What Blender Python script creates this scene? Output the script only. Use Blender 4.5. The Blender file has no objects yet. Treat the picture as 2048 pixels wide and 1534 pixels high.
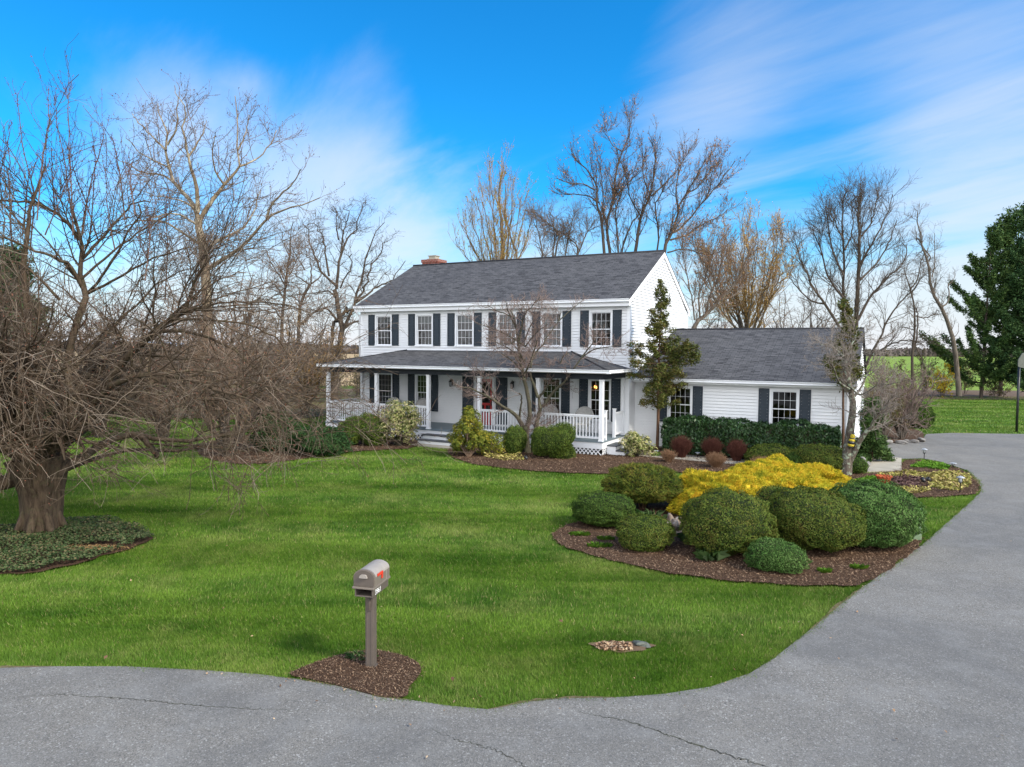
import bpy, math, random, zlib
import numpy as np
from mathutils import Vector, Matrix

R_ = np.random.default_rng(11)
random.seed(5)
def seed(x):
    global R_
    R_ = np.random.default_rng(zlib.crc32(str(x).encode()))
C = bpy.context.scene.collection
SC = bpy.context.scene

# ---------------------------------------------------------------- camera
F, PITCH, ROLL, H = 1407.45, 0.0494, 0.0075, 3.9          # focal length in photo pixels, radians, metres
cam_d = bpy.data.cameras.new('camera')
cam = bpy.data.objects.new('camera', cam_d); C.objects.link(cam)
cam_d.sensor_width = 36.0; cam_d.lens = 36.0 * F / 2048.0
cam_d.clip_start = 0.1; cam_d.clip_end = 6000
cam.matrix_world = Matrix.Translation((0, 0, H)) @ Matrix.Rotation(math.pi/2 - PITCH, 4, 'X') @ Matrix.Rotation(ROLL, 4, 'Z')
SC.camera = cam
SC.cycles.use_adaptive_sampling = False

# ---------------------------------------------------------------- light
SUN = Vector((0.80, -0.52, 0.80)).normalized()
SUN_EL = math.asin(SUN.z); SUN_AZ = math.atan2(SUN.x, SUN.y)
sun_d = bpy.data.lights.new('sun', 'SUN'); sun_d.energy = 2.15; sun_d.angle = math.radians(9); sun_d.color = (1.0, 0.92, 0.79)
sun = bpy.data.objects.new('sun', sun_d); C.objects.link(sun); sun.location = (40, -26, 60)
sun.rotation_euler = SUN.to_track_quat('Z', 'Y').to_euler()
SC.view_settings.view_transform = 'Standard'; SC.view_settings.look = 'None'
SC.view_settings.exposure = 1.2; SC.view_settings.gamma = 1.0

def ray(px, py):
    dx, dy = px - 1024, py - 767
    u = dx*math.cos(ROLL) + dy*math.sin(ROLL); v = -dx*math.sin(ROLL) + dy*math.cos(ROLL)
    a, c = u/F, -v/F
    return np.array([a, math.cos(PITCH) + c*math.sin(PITCH), -math.sin(PITCH) + c*math.cos(PITCH)])

def build_world():
    w = bpy.data.worlds.new('World'); SC.world = w; w.use_nodes = True
    nt = w.node_tree; N = nt.nodes; L = nt.links; N.clear()
    out = N.new('ShaderNodeOutputWorld'); bg = N.new('ShaderNodeBackground'); bg.inputs[1].default_value = 0.1
    sky = N.new('ShaderNodeTexSky'); sky.sky_type = 'NISHITA'; sky.sun_disc = False
    sky.sun_elevation = SUN_EL; sky.sun_rotation = SUN_AZ; sky.altitude = 100
    sky.air_density = 1.0; sky.dust_density = 0.6; sky.ozone_density = 3.0
    def math_(op, a, b=None, clamp=False):
        n = N.new('ShaderNodeMath'); n.operation = op; n.use_clamp = clamp
        for i, x in enumerate((a, b)):
            if x is None: continue
            if isinstance(x, (int, float)): n.inputs[i].default_value = x
            else: L.new(x, n.inputs[i])
        return n.outputs[0]
    tc = N.new('ShaderNodeTexCoord')
    sep = N.new('ShaderNodeSeparateXYZ'); L.new(tc.outputs['Generated'], sep.inputs[0])
    z = math_('MAXIMUM', sep.outputs[2], 0.0)
    # high thin cloud seen on a flat layer: direction divided by height
    zz = math_('ADD', z, 0.16)
    ux = math_('DIVIDE', sep.outputs[0], zz); uy = math_('DIVIDE', sep.outputs[1], zz)
    cmb = N.new('ShaderNodeCombineXYZ'); L.new(ux, cmb.inputs[0]); L.new(uy, cmb.inputs[1])
    mp = N.new('ShaderNodeMapping'); mp.inputs['Scale'].default_value = (0.75, 2.2, 1)
    mp.inputs['Location'].default_value = (3.1, 1.7, 0)
    mr = N.new('ShaderNodeMapping'); mr.inputs['Rotation'].default_value = (0, 0, 0.95); L.new(cmb.outputs[0], mr.inputs[0])
    L.new(mr.outputs[0], mp.inputs[0])
    n1 = N.new('ShaderNodeTexNoise'); n1.inputs['Scale'].default_value = 0.9; n1.inputs['Detail'].default_value = 8; n1.inputs['Roughness'].default_value = 0.58; n1.inputs['Distortion'].default_value = 0.5
    L.new(mp.outputs[0], n1.inputs['Vector'])
    n2 = N.new('ShaderNodeTexNoise'); n2.inputs['Scale'].default_value = 0.55; n2.inputs['Detail'].default_value = 3
    L.new(cmb.outputs[0], n2.inputs['Vector'])
    dens = math_('ADD', math_('MULTIPLY', n1.outputs[0], 1.45), math_('MULTIPLY', n2.outputs[0], 0.45))
    dens = math_('SUBTRACT', dens, 1.0)
    # cloud banks and clear gaps of this particular sky, by compass direction
    def blob(px, py, size, amt):
        nonlocal dens
        d = ray(px, py); d = d/np.linalg.norm(d)
        dot = N.new('ShaderNodeVectorMath'); dot.operation = 'DOT_PRODUCT'
        L.new(tc.outputs['Generated'], dot.inputs[0]); dot.inputs[1].default_value = d
        e = math_('EXPONENT', math_('MULTIPLY', math_('SUBTRACT', dot.outputs['Value'], 1.0), 2.0/(size*size)))
        dens = math_('ADD', dens, math_('MULTIPLY', e, amt))
    for b in ((850, 60, .30, -.30), (60, 60, .22, -.25), (1690, 235, .09, -.28), (1060, 120, .13, -.22), (880, 200, .10, -.2), (420, 60, .2, -.2),
              (1450, 40, .13, .22), (1380, 150, .10, .14), (1980, 190, .14, .16), (300, 150, .09, .22), (370, 240, .08, .22), (640, 330, .17, .34),
              (720, 460, .15, .22), (760, 170, .06, .10), (500, 160, .03, .22), (990, 20, .03, .25), (1850, 480, .2, .22), (250, 300, .15, .1), (1800, 60, .12, .08), (1560, 400, .12, -.15), (1120, 330, .1, -.12)):
        blob(*b)
    low = math_('EXPONENT', math_('MULTIPLY', z, -3.9))
    dens = math_('ADD', dens, math_('MULTIPLY', low, 1.12))
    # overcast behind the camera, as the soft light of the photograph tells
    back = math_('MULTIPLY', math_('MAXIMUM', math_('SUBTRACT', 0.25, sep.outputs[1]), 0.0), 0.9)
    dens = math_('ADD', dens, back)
    cl = N.new('ShaderNodeMapRange'); cl.interpolation_type = 'SMOOTHSTEP'
    cl.inputs['From Min'].default_value = 0.0; cl.inputs['From Max'].default_value = 0.95
    L.new(dens, cl.inputs['Value'])
    fac = math_('MULTIPLY', cl.outputs[0], math_('ADD', math_('MULTIPLY', low, .62), math_('ADD', math_('MINIMUM', math_('MULTIPLY', back, 3.0), .5), .40), True))
    hs = N.new('ShaderNodeHueSaturation'); hs.inputs['Saturation'].default_value = 1.25; hs.inputs['Hue'].default_value = 0.497; hs.inputs['Value'].default_value = 1.0
    L.new(sky.outputs[0], hs.inputs['Color'])
    tint = N.new('ShaderNodeMix'); tint.data_type = 'RGBA'; tint.blend_type = 'MULTIPLY'; tint.inputs[0].default_value = 1.0
    L.new(hs.outputs[0], tint.inputs[6]); tint.inputs[7].default_value = SKY_TINT
    mix = N.new('ShaderNodeMix'); mix.data_type = 'RGBA'; L.new(fac, mix.inputs[0])
    L.new(tint.outputs[2], mix.inputs[6]); mix.inputs[7].default_value = CLOUD_COL
    # added gain brightens the unseen sky behind the camera to fill facade and porch
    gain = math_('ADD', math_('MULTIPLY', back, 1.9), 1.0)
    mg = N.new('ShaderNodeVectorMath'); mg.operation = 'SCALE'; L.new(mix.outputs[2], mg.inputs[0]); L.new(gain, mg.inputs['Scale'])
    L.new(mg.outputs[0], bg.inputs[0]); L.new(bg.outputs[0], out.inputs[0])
SKY_TINT = (0.13, 0.82, 1.06, 1)
CLOUD_COL = (3.95, 4.05, 4.25, 1)
build_world()

# ---------------------------------------------------------------- photo pixel <-> place
YAW, HX, HY = 0.4913, 4.6041, 27.7003                       # the house: turn, front right corner
def G(px, py, z=0.0):
    d = ray(px, py); t = (z - H)/d[2]
    return np.array([d[0]*t, d[1]*t, z])
def at(px, py, Y):
    d = ray(px, py); t = Y/d[1]
    return np.array([d[0]*t, Y, H + d[2]*t])
def hloc(w):
    x, y = w[0]-HX, w[1]-HY; c, s = math.cos(YAW), math.sin(YAW)
    return np.array([x*c - y*s, x*s + y*c, w[2]])
def hworld(l):
    c, s = math.cos(YAW), math.sin(YAW)
    return np.array([HX + l[0]*c + l[1]*s, HY - l[0]*s + l[1]*c, l[2]])
def ywall(px, py, yl):
    d = ray(px, py); c, s = math.cos(YAW), math.sin(YAW)
    t = (yl + HX*s + HY*c)/(d[0]*s + d[1]*c)
    return hloc(d*t + np.array([0, 0, H]))

# ---------------------------------------------------------------- materials
def rgb(r, g, b):
    f = lambda v: ((v/255.0 + 0.055)/1.055)**2.4 if v > 10 else v/255.0/12.92
    return (f(r), f(g), f(b), 1)
class NB:
    def __init__(self, name):
        self.m = bpy.data.materials.new(name); self.m.use_nodes = True
        self.t = self.m.node_tree; self.N = self.t.nodes; self.L = self.t.links
        self.b = self.N['Principled BSDF']; self.tc = None
    def new(self, k): return self.N.new(k)
    def coord(self, which='Object', scale=None, rot=None):
        if not self.tc: self.tc = self.new('ShaderNodeTexCoord')
        o = self.tc.outputs[which]
        if scale is not None:
            mp = self.new('ShaderNodeMapping'); mp.inputs['Scale'].default_value = scale
            if rot: mp.inputs['Rotation'].default_value = rot
            self.L.new(o, mp.inputs[0]); o = mp.outputs[0]
        return o
    def noise(self, scale, detail=4, rough=.55, vec=None, dist=0):
        n = self.new('ShaderNodeTexNoise'); n.inputs['Scale'].default_value = scale; n.inputs['Detail'].default_value = detail
        n.inputs['Roughness'].default_value = rough; n.inputs['Distortion'].default_value = dist
        self.L.new(vec if vec is not None else self.coord(), n.inputs['Vector']); return n.outputs[0]
    def ramp(self, fac, a, b):
        n = self.new('ShaderNodeMapRange'); n.inputs['From Min'].default_value = a; n.inputs['From Max'].default_value = b
        self.L.new(fac, n.inputs['Value']); return n.outputs[0]
    def mix(self, fac, a, b, mode='MIX'):
        n = self.new('ShaderNodeMix'); n.data_type = 'RGBA'; n.blend_type = mode
        for i, x in ((0, fac), (6, a), (7, b)):
            if isinstance(x, (int, float)): n.inputs[i].default_value = x
            elif isinstance(x, tuple): n.inputs[i].default_value = x
            else: self.L.new(x, n.inputs[i])
        return n.outputs[2]
    def math(self, op, a, b=None):
        n = self.new('ShaderNodeMath'); n.operation = op
        for i, x in enumerate((a, b)):
            if x is None: continue
            if isinstance(x, (int, float)): n.inputs[i].default_value = x
            else: self.L.new(x, n.inputs[i])
        return n.outputs[0]
    def color(self, c):
        if isinstance(c, tuple): self.b.inputs['Base Color'].default_value = c
        else: self.L.new(c, self.b.inputs['Base Color'])
        return self
    def rough(self, r, spec=.3):
        self.b.inputs['Roughness'].default_value = r; self.b.inputs['Specular IOR Level'].default_value = spec; return self
    def bump(self, h, strength=.5, dist=.02):
        n = self.new('ShaderNodeBump'); n.inputs['Strength'].default_value = strength; n.inputs['Distance'].default_value = dist
        self.L.new(h, n.inputs['Height']); self.L.new(n.outputs[0], self.b.inputs['Normal']); return self
    def island(self):
        return self.new('ShaderNodeNewGeometry').outputs['Random Per Island']

def mat(name, c1, c2=None, scale=4.0, rough=.75, spec=.25, bump=0, bdist=.01, stretch=None, detail=5):
    b = NB(name); v = b.coord('Object', stretch) if stretch else b.coord('Object')
    n = b.noise(scale, detail, .6, v)
    b.color(b.mix(b.ramp(n, .3, .7), c1, c2) if c2 else c1)
    b.rough(rough, spec)
    if bump: b.bump(n, bump, bdist)
    return b.m
def leafmat(name, cols, patch=1.2, rough=.7, trans=.0, spec=.10, wob=.5):
    """several real leaf colours picked leaf by leaf, drifting in patches"""
    b = NB(name); n = b.noise(patch, 3)
    f = b.math('ADD', b.math('MULTIPLY', b.island(), wob), b.math('MULTIPLY', b.ramp(n, .25, .75), 1-wob))
    cr = b.new('ShaderNodeValToRGB'); e = cr.color_ramp.elements
    while len(e) < len(cols): e.new(.5)
    for i, c in enumerate(cols): e[i].position = .12 + .76*i/(len(cols)-1); e[i].color = c
    b.L.new(f, cr.inputs[0]); b.color(cr.outputs[0]); b.rough(rough, spec)
    if trans:
        tr = b.new('ShaderNodeBsdfTranslucent'); b.L.new(cr.outputs[0], tr.inputs[0])
        mx = b.new('ShaderNodeMixShader'); mx.inputs[0].default_value = trans
        b.L.new(b.b.outputs[0], mx.inputs[1]); b.L.new(tr.outputs[0], mx.inputs[2])
        b.L.new(mx.outputs[0], b.N['Material Output'].inputs[0])
    return b.m
def bark(name, c1, c2, scale=9, c3=None, amt=.5):
    b = NB(name); v = b.coord('Object', (1, 1, .22))
    n = b.noise(scale, 6, .65, v, .4)
    col = b.mix(b.ramp(n, .32, .68), c1, c2)
    if c3:
        k = b.noise(scale*.55, 4, .6)
        col = b.mix(b.math('MULTIPLY', b.ramp(k, .52, .62), amt), col, c3)
    b.color(col).rough(.9, .15).bump(n, .8, .03); return b.m

M = {}
M['white'] = mat('white_paint', (.80, .81, .82, 1), (.74, .75, .77, 1), 1.3, .45, .4)
M['siding'] = mat('white_siding', (.745, .75, .755, 1), (.69, .70, .71, 1), .8, .5, .35, stretch=(1, 1, 3))
M['shutter'] = mat('slate_shutter', (.020, .030, .042, 1), (.026, .038, .052, 1), 6, .5, .35)
M['navy'] = mat('dark_navy_beam', (.012, .017, .024, 1), (.018, .023, .031, 1), 3, .5, .3)
M['deck'] = mat('grey_deck_paint', (.13, .17, .19, 1), (.16, .20, .22, 1), 3, .5, .35, stretch=(12, 1, 1))
M['tread'] = mat('dark_tread', (.06, .068, .075, 1), (.085, .09, .1, 1), 4, .55)
M['red'] = mat('red_door_paint', (.30, .012, .014, 1), (.36, .018, .018, 1), 4, .35, .5)
M['black'] = mat('black_metal', (.012, .012, .013, 1), (.02, .02, .021, 1), 8, .4, .5)
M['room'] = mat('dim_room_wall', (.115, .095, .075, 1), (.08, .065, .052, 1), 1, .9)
M['blind'] = mat('pale_blind', (.45, .52, .50, 1), (.38, .45, .43, 1), 2, .8, stretch=(1, 1, 20))
M['wicker'] = mat('grey_wicker', (.50, .49, .47, 1), (.27, .265, .255, 1), 40, .8, bump=.5, stretch=(1, 1, 1))
M['concrete'] = mat('pale_concrete', (.40, .36, .29, 1), (.30, .27, .22, 1), 2.2, .9, bump=.2)
M['rock'] = mat('garden_rock', (.30, .28, .26, 1), (.13, .12, .11, 1), 5, .9, bump=.7, bdist=.03)
M['terracotta'] = mat('terracotta', (.36, .085, .03, 1), (.26, .055, .022, 1), 7, .8, bump=.2)
M['taupe'] = mat('taupe_plastic', (.168, .140, .114, 1), (.146, .121, .098, 1), 12, .45, .4)
M['taupe2'] = mat('dark_taupe_plastic', (.108, .088, .073, 1), (.09, .074, .062, 1), 12, .5, .35)
M['taupelid'] = mat('pale_taupe_plastic', (.30, .268, .236, 1), (.26, .23, .20, 1), 9, .5, .35)  # paler taupe on the arched top, rib and handle
M['flag'] = mat('red_flag_plastic', (.62, .05, .025, 1), (.55, .04, .02, 1), 9, .4, .4)
M['hollow'] = mat('painted_hollow_shade', (.01, .009, .008, 1), None, 4, .8)  # near-black colour standing in for the shade of hollows
M['digit'] = mat('white_vinyl', (.85, .85, .83, 1), None, 4, .5)
M['pedestal'] = mat('pale_green_plastic', (.25, .34, .20, 1), (.21, .29, .17, 1), 6, .6)
M['yellow'] = mat('yellow_paint', (.52, .42, .03, 1), (.42, .3, .03, 1), 14, .5)
M['lampglass'] = mat('frosted_lamp_glass', (.5, .52, .52, 1), (.35, .37, .38, 1), 9, .25, .5)
M['lens'] = mat('steel_lamp_cap', (.36, .38, .4, 1), (.24, .25, .27, 1), 9, .35, .5)
M['board'] = mat('weathered_grey_board', (.13, .14, .12, 1), (.07, .075, .062, 1), 5, .8, stretch=(6, 1, 1))

def m_glass():
    b = NB('window_glass'); t = b.new('ShaderNodeBsdfTransparent'); t.inputs[0].default_value = (.33, .37, .37, 1)
    g = b.new('ShaderNodeBsdfGlossy'); g.inputs['Roughness'].default_value = .02; g.inputs[0].default_value = (.8, .8, .8, 1)
    fr = b.new('ShaderNodeFresnel'); fr.inputs[0].default_value = 1.5
    n = b.noise(1.6, 2); bp = b.new('ShaderNodeBump'); bp.inputs['Strength'].default_value = .06; bp.inputs['Distance'].default_value = .02
    b.L.new(n, bp.inputs['Height']); b.L.new(bp.outputs[0], g.inputs['Normal'])
    f = b.math('ADD', b.math('MULTIPLY', fr.outputs[0], 1.2), .03)
    mx = b.new('ShaderNodeMixShader'); b.L.new(f, mx.inputs[0]); b.L.new(t.outputs[0], mx.inputs[1]); b.L.new(g.outputs[0], mx.inputs[2])
    b.L.new(mx.outputs[0], b.N['Material Output'].inputs[0]); return b.m
M['glass'] = m_glass()

def m_roof():
    b = NB('asphalt_shingles'); uv = b.coord('UV')
    def bricks(w, h, off, c1, c2):
        k = b.new('ShaderNodeTexBrick'); b.L.new(uv, k.inputs['Vector'])
        k.offset = off; k.offset_frequency = 2; k.squash = 1
        k.inputs['Color1'].default_value = c1; k.inputs['Color2'].default_value = c2; k.inputs['Mortar'].default_value = (.018, .019, .021, 1)
        k.inputs['Scale'].default_value = 1; k.inputs['Mortar Size'].default_value = .011; k.inputs['Mortar Smooth'].default_value = .4
        k.inputs['Bias'].default_value = 0; k.inputs['Brick Width'].default_value = w; k.inputs['Row Height'].default_value = h
        return k
    a = bricks(.31, .145, .37, (.020, .020, .022, 1), (.092, .091, .095, 1))
    wv = b.coord('UV', (1, 6.9, 1)); n1 = b.noise(2.2, 4, .7, wv); n2 = b.noise(.35, 3); n3 = b.noise(90, 2, .6, uv)
    col = b.mix(b.math('MULTIPLY', b.ramp(n1, .45, .60), .75), a.outputs[0], (.122, .121, .125, 1))
    col = b.mix(b.math('MULTIPLY', b.ramp(n2, .35, .7), .3), col, (.045, .047, .055, 1))
    col = b.mix(b.math('MULTIPLY', b.ramp(n3, .3, .7), .22), col, (.11, .11, .115, 1))
    col = b.mix(b.math('MULTIPLY', a.outputs[1], .8), col, (.02, .021, .024, 1))
    b.color(col).rough(.92, .15)
    hgt = b.math('SUBTRACT', b.math('MULTIPLY', n1, .6), a.outputs[1]); b.bump(hgt, .7, .012); return b.m
M['roof'] = m_roof()
M['cap'] = mat('ridge_shingle', (.022, .023, .027, 1), (.034, .035, .04, 1), 8, .9)

def m_brick():
    b = NB('red_brick'); k = b.new('ShaderNodeTexBrick'); b.L.new(b.coord('UV'), k.inputs['Vector'])
    k.inputs['Color1'].default_value = (.24, .062, .038, 1); k.inputs['Color2'].default_value = (.16, .04, .028, 1); k.inputs['Mortar'].default_value = (.30, .25, .22, 1)
    k.inputs['Scale'].default_value = 1; k.inputs['Mortar Size'].default_value = .008; k.inputs['Brick Width'].default_value = .21; k.inputs['Row Height'].default_value = .075
    b.color(k.outputs[0]).rough(.9).bump(b.math('MULTIPLY', k.outputs[1], -1), .5, .01); return b.m
M['brick'] = m_brick()

def m_asphalt():
    b = NB('worn_asphalt'); v = b.coord('Object')
    vo = b.new('ShaderNodeTexVoronoi'); vo.inputs['Scale'].default_value = 70; b.L.new(v, vo.inputs['Vector'])
    rn = b.new('ShaderNodeSeparateColor'); b.L.new(vo.outputs['Color'], rn.inputs[0])
    n = b.noise(85, 3, .8); big = b.noise(.33, 6, .65, None, 1.2); mid = b.noise(1.6, 6, .7)
    col = b.mix(b.ramp(n, .32, .68), (.076, .071, .063, 1), (.266, .251, .226, 1))
    col = b.mix(b.math('MULTIPLY', b.ramp(rn.outputs[0], .88, .98), .6), col, (.40, .39, .37, 1))
    col = b.mix(b.math('MULTIPLY', b.ramp(rn.outputs[1], .80, .95), .5), col, (.06, .062, .066, 1))
    col = b.mix(b.math('MULTIPLY', b.ramp(big, .42, .64), .5), col, (.098, .098, .098, 1))
    col = b.mix(b.math('MULTIPLY', b.ramp(mid, .48, .72), .35), col, (.25, .248, .24, 1))
    b.color(col).rough(.93, .2).bump(n, .5, .006); return b.m
M['asphalt'] = m_asphalt()
M['crack'] = mat('crack_filler', (.045, .043, .04, 1), (.09, .092, .06, 1), 3, .95)

def m_turf(name, dark, light, tan, stripe=.5):
    b = NB(name); v = b.coord('Object', (.16, 1.15, 1), (0, 0, -.1)); s = b.noise(1.0, 4, .6, v, .6)
    p = b.noise(.8, 6, .7); q = b.noise(.45, 6, .7)
    col = b.mix(b.ramp(b.math('ADD', b.math('MULTIPLY', s, .55), b.math('MULTIPLY', p, .45)), .40, .60), dark, light)
    col = b.mix(b.math('MULTIPLY', b.ramp(q, .50, .66), .6), col, tan)
    return b, col
def m_grass_base():
    b, col = m_turf('lawn_turf', (.042, .098, .007, 1), (.112, .190, .022, 1), (.19, .215, .05, 1))
    n = b.noise(60, 3, .7); col = b.mix(b.math('MULTIPLY', b.ramp(n, .35, .7), .5), col, (.02, .045, .005, 1))
    b.color(col).rough(.95, .1).bump(n, .6, .03); return b.m
M['turf'] = m_grass_base()
def m_blade():
    b, col = m_turf('grass_blades', (.052, .128, .008, 1), (.158, .265, .030, 1), (.255, .295, .075, 1))
    r = b.island(); col = b.mix(b.math('MULTIPLY', b.ramp(r, .0, .3), .0), col, col)
    hv = b.new('ShaderNodeHueSaturation'); b.L.new(col, hv.inputs['Color']); b.L.new(b.math('ADD', b.math('MULTIPLY', r, .75), .62), hv.inputs['Value'])
    straw = b.mix(b.math('GREATER_THAN', r, .955), hv.outputs[0], (.33, .29, .12, 1))
    b.color(straw).rough(.6, .25)
    tr = b.new('ShaderNodeBsdfTranslucent'); b.L.new(straw, tr.inputs[0]); mx = b.new('ShaderNodeMixShader'); mx.inputs[0].default_value = .25
    b.L.new(b.b.outputs[0], mx.inputs[1]); b.L.new(tr.outputs[0], mx.inputs[2]); b.L.new(mx.outputs[0], b.N['Material Output'].inputs[0])
    return b.m
M['blade'] = m_blade()
def m_mulch():
    b = NB('shredded_mulch'); n = b.noise(38, 5, .7, b.coord('Object'), .8); p = b.noise(1.1, 3)
    col = b.mix(b.ramp(n, .3, .7), (.024, .014, .009, 1), (.135, .080, .050, 1))
    col = b.mix(b.math('MULTIPLY', b.ramp(p, .4, .7), .4), col, (.12, .075, .05, 1))
    b.color(col).rough(.95, .1).bump(n, .9, .04); return b.m
M['mulch'] = m_mulch()
M['chip'] = leafmat('mulch_shreds', [(.040, .022, .014, 1), (.095, .055, .034, 1), (.16, .10, .065, 1), (.29, .20, .13, 1)], 1.0, .95, wob=.85)
M['duff'] = mat('leaf_litter_soil', (.10, .062, .038, 1), (.17, .11, .065, 1), 3, .95, bump=.6, bdist=.04)
M['litter'] = leafmat('dry_leaves', [(.09, .05, .03, 1), (.22, .13, .075, 1), (.34, .22, .13, 1), (.46, .34, .22, 1)], 2, .8, wob=.9)
M['straw'] = leafmat('dry_straw', [(.30, .18, .07, 1), (.42, .27, .12, 1), (.2, .12, .05, 1)], 2, .9, wob=.9)

M['verge'] = mat('dry_verge_soil', (.075, .055, .03, 1), (.17, .13, .07, 1), 14, .95, bump=.5)
M['field'] = mat('spring_field', (.135, .215, .02, 1), (.20, .27, .03, 1), .03, .95)
M['tanfield'] = mat('dry_field', (.42, .30, .16, 1), (.32, .22, .11, 1), .05, .95)
M['farwood'] = leafmat('far_bare_woods', [(.06, .05, .05, 1), (.10, .085, .078, 1), (.13, .105, .09, 1)], .02, .95)
M['farhill'] = mat('far_haze_blue_hill', (.22, .28, .36, 1), (.27, .33, .40, 1), .004, .95)  # distance haze is painted into the hill colour as blue-grey

M['bark_cherry'] = bark('old_cherry_bark', (.026, .018, .012, 1), (.115, .082, .055, 1), 14, (.075, .07, .035, 1), .4)
M['bark_grey'] = bark('grey_bark', (0.068, 0.054, 0.043, 1), (0.169, 0.142, 0.115, 1), 7)
M['bark_dark'] = bark('dark_bark', (0.042, 0.032, 0.026, 1), (0.105, 0.083, 0.065, 1), 7)
M['bark_syc'] = bark('mottled_plane_bark', (.13, .095, .06, 1), (.23, .18, .12, 1), 3, (.36, .32, .24, 1), .8)
M['bark_lichen'] = bark('lichen_bark', (.045, .034, .026, 1), (.15, .125, .10, 1), 16, (.26, .30, .22, 1), .9)
M['bark_dog'] = bark('dogwood_bark', (.036, .032, .021, 1), (.088, .078, .055, 1), 14, (.10, .105, .065, 1), .6)
M['bark_red'] = bark('conifer_bark', (.075, .042, .026, 1), (.14, .085, .055, 1), 12)
def twig(n, a, b_, p=.5): return leafmat(n, [a, b_], p, .85, wob=.5)
M['tw_cherry'] = leafmat('cherry_twigs', [(.045, .030, .020, 1), (.085, .060, .042, 1), (.13, .098, .07, 1), (.26, .21, .165, 1)], .9, .85, wob=.75)
M['tw_shoot'] = twig('reddish_shoots', (.075, .042, .032, 1), (.16, .105, .085, 1))
M['tw_brown'] = twig('brown_twigs', (0.109, 0.070, 0.046, 1), (0.232, 0.163, 0.116, 1))
M['tw_grey'] = twig('grey_twigs', (0.096, 0.077, 0.061, 1), (0.192, 0.157, 0.128, 1))
M['tw_dark'] = twig('dark_twigs', (0.056, 0.042, 0.032, 1), (0.120, 0.093, 0.072, 1))
M['tw_gold'] = twig('golden_twigs', (0.174, 0.094, 0.029, 1), (0.377, 0.225, 0.072, 1))
M['tw_pink'] = twig('pinkish_grey_twigs', (0.158, 0.110, 0.095, 1), (0.263, 0.200, 0.173, 1))
M['tw_olive'] = twig('olive_twigs', (.09, .075, .03, 1), (.19, .16, .07, 1))
M['tw_ash'] = twig('ash_grey_twigs', (.14, .12, .10, 1), (.27, .235, .205, 1))
M['bud_ash'] = leafmat('pale_flower_buds', [(.19, .14, .115, 1), (.32, .26, .22, 1)], 1)
M['tw_red'] = twig('red_brown_twigs', (.060, .022, .018, 1), (.125, .05, .035, 1))
M['tw_tan'] = twig('tan_stems', (.16, .085, .045, 1), (.33, .20, .12, 1))
M['bud_red'] = leafmat('red_brown_buds', [(.13, .05, .03, 1), (.22, .09, .06, 1)], 1)
M['bud_brown'] = leafmat('hanging_seed_balls', [(.07, .045, .03, 1), (.15, .1, .06, 1)], 1)
M['bud_gold'] = leafmat('gold_buds', [(.34, .20, .06, 1), (.55, .38, .13, 1), (.42, .24, .08, 1)], 1)
M['bud_pink'] = leafmat('pink_brown_buds', [(.22, .10, .05, 1), (.40, .24, .14, 1)], 1)
M['bud_lime'] = leafmat('yellow_green_buds', [(.22, .19, .05, 1), (.38, .34, .10, 1)], 1)
K = dict(wob=.45)
M['yew'] = leafmat('yew_needles', [(.018, .040, .006, 1), (.052, .084, .012, 1), (.105, .132, .022, 1), (.10, .08, .02, 1)], 2.2, wob=.6)
M['yew_green'] = leafmat('fresh_yew_needles', [(.022, .060, .011, 1), (.055, .118, .024, 1), (.135, .21, .065, 1)], 1.6, wob=.6)
M['yew_dark'] = leafmat('dark_yew_needles', [(.018, .042, .007, 1), (.045, .085, .014, 1), (.09, .135, .024, 1)], 2.2, wob=.6)
M['topiary'] = leafmat('bronzed_false_cypress', [(.022, .050, .008, 1), (.065, .10, .014, 1), (.13, .135, .02, 1), (.17, .12, .03, 1)], 1.8, wob=.55)
M['gold'] = leafmat('golden_thread_cypress', [(.12, .17, .012, 1), (.33, .31, .018, 1), (.60, .43, .028, 1), (.70, .41, .04, 1)], 3.2, .7, .15, wob=.42)
M['laurel'] = leafmat('glossy_laurel', [(.008, .024, .006, 1), (.018, .048, .012, 1), (.04, .082, .022, 1)], 1.5, .4, 0, .25, wob=.75)
M['box'] = leafmat('boxwood', [(.022, .050, .008, 1), (.065, .105, .016, 1), (.14, .17, .028, 1)], 1.8, .5, wob=.65)
M['pieris'] = leafmat('pieris_leaves', [(.05, .085, .02, 1), (.15, .19, .045, 1), (.40, .38, .15, 1), (.50, .42, .24, 1)], 3, .55, .1, wob=.8)
M['azalea'] = leafmat('bronze_azalea', [(.040, .070, .012, 1), (.09, .125, .018, 1), (.20, .20, .028, 1), (.42, .31, .035, 1)], 2.6, .55, .1, wob=.5)
M['juniper'] = leafmat('dark_juniper', [(.012, .034, .012, 1), (.028, .066, .02, 1), (.045, .09, .025, 1)], 2, .7, wob=.7)
M['hinoki'] = leafmat('hinoki_sprays', [(.026, .044, .011, 1), (.065, .085, .018, 1), (.115, .11, .03, 1), (.125, .08, .03, 1)], 1.1, .7, wob=.5)
M['spruce'] = leafmat('evergreen_sprays', [(.022, .052, .014, 1), (.055, .105, .028, 1), (.115, .165, .048, 1)], .5, .7, wob=.6)
M['spruce2'] = leafmat('deep_evergreen_sprays', [(.014, .038, .014, 1), (.034, .072, .024, 1), (.065, .11, .034, 1)], .5, .7, wob=.6)
M['ivy'] = leafmat('ivy_leaves', [(.014, .030, .008, 1), (.036, .062, .018, 1), (.075, .10, .04, 1), (.13, .10, .05, 1)], 2.6, .6, 0, .15, wob=.75)
M['strap'] = leafmat('strap_leaves', [(.06, .14, .035, 1), (.12, .22, .07, 1), (.2, .3, .14, 1)], 2, .5, .2)
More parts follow.
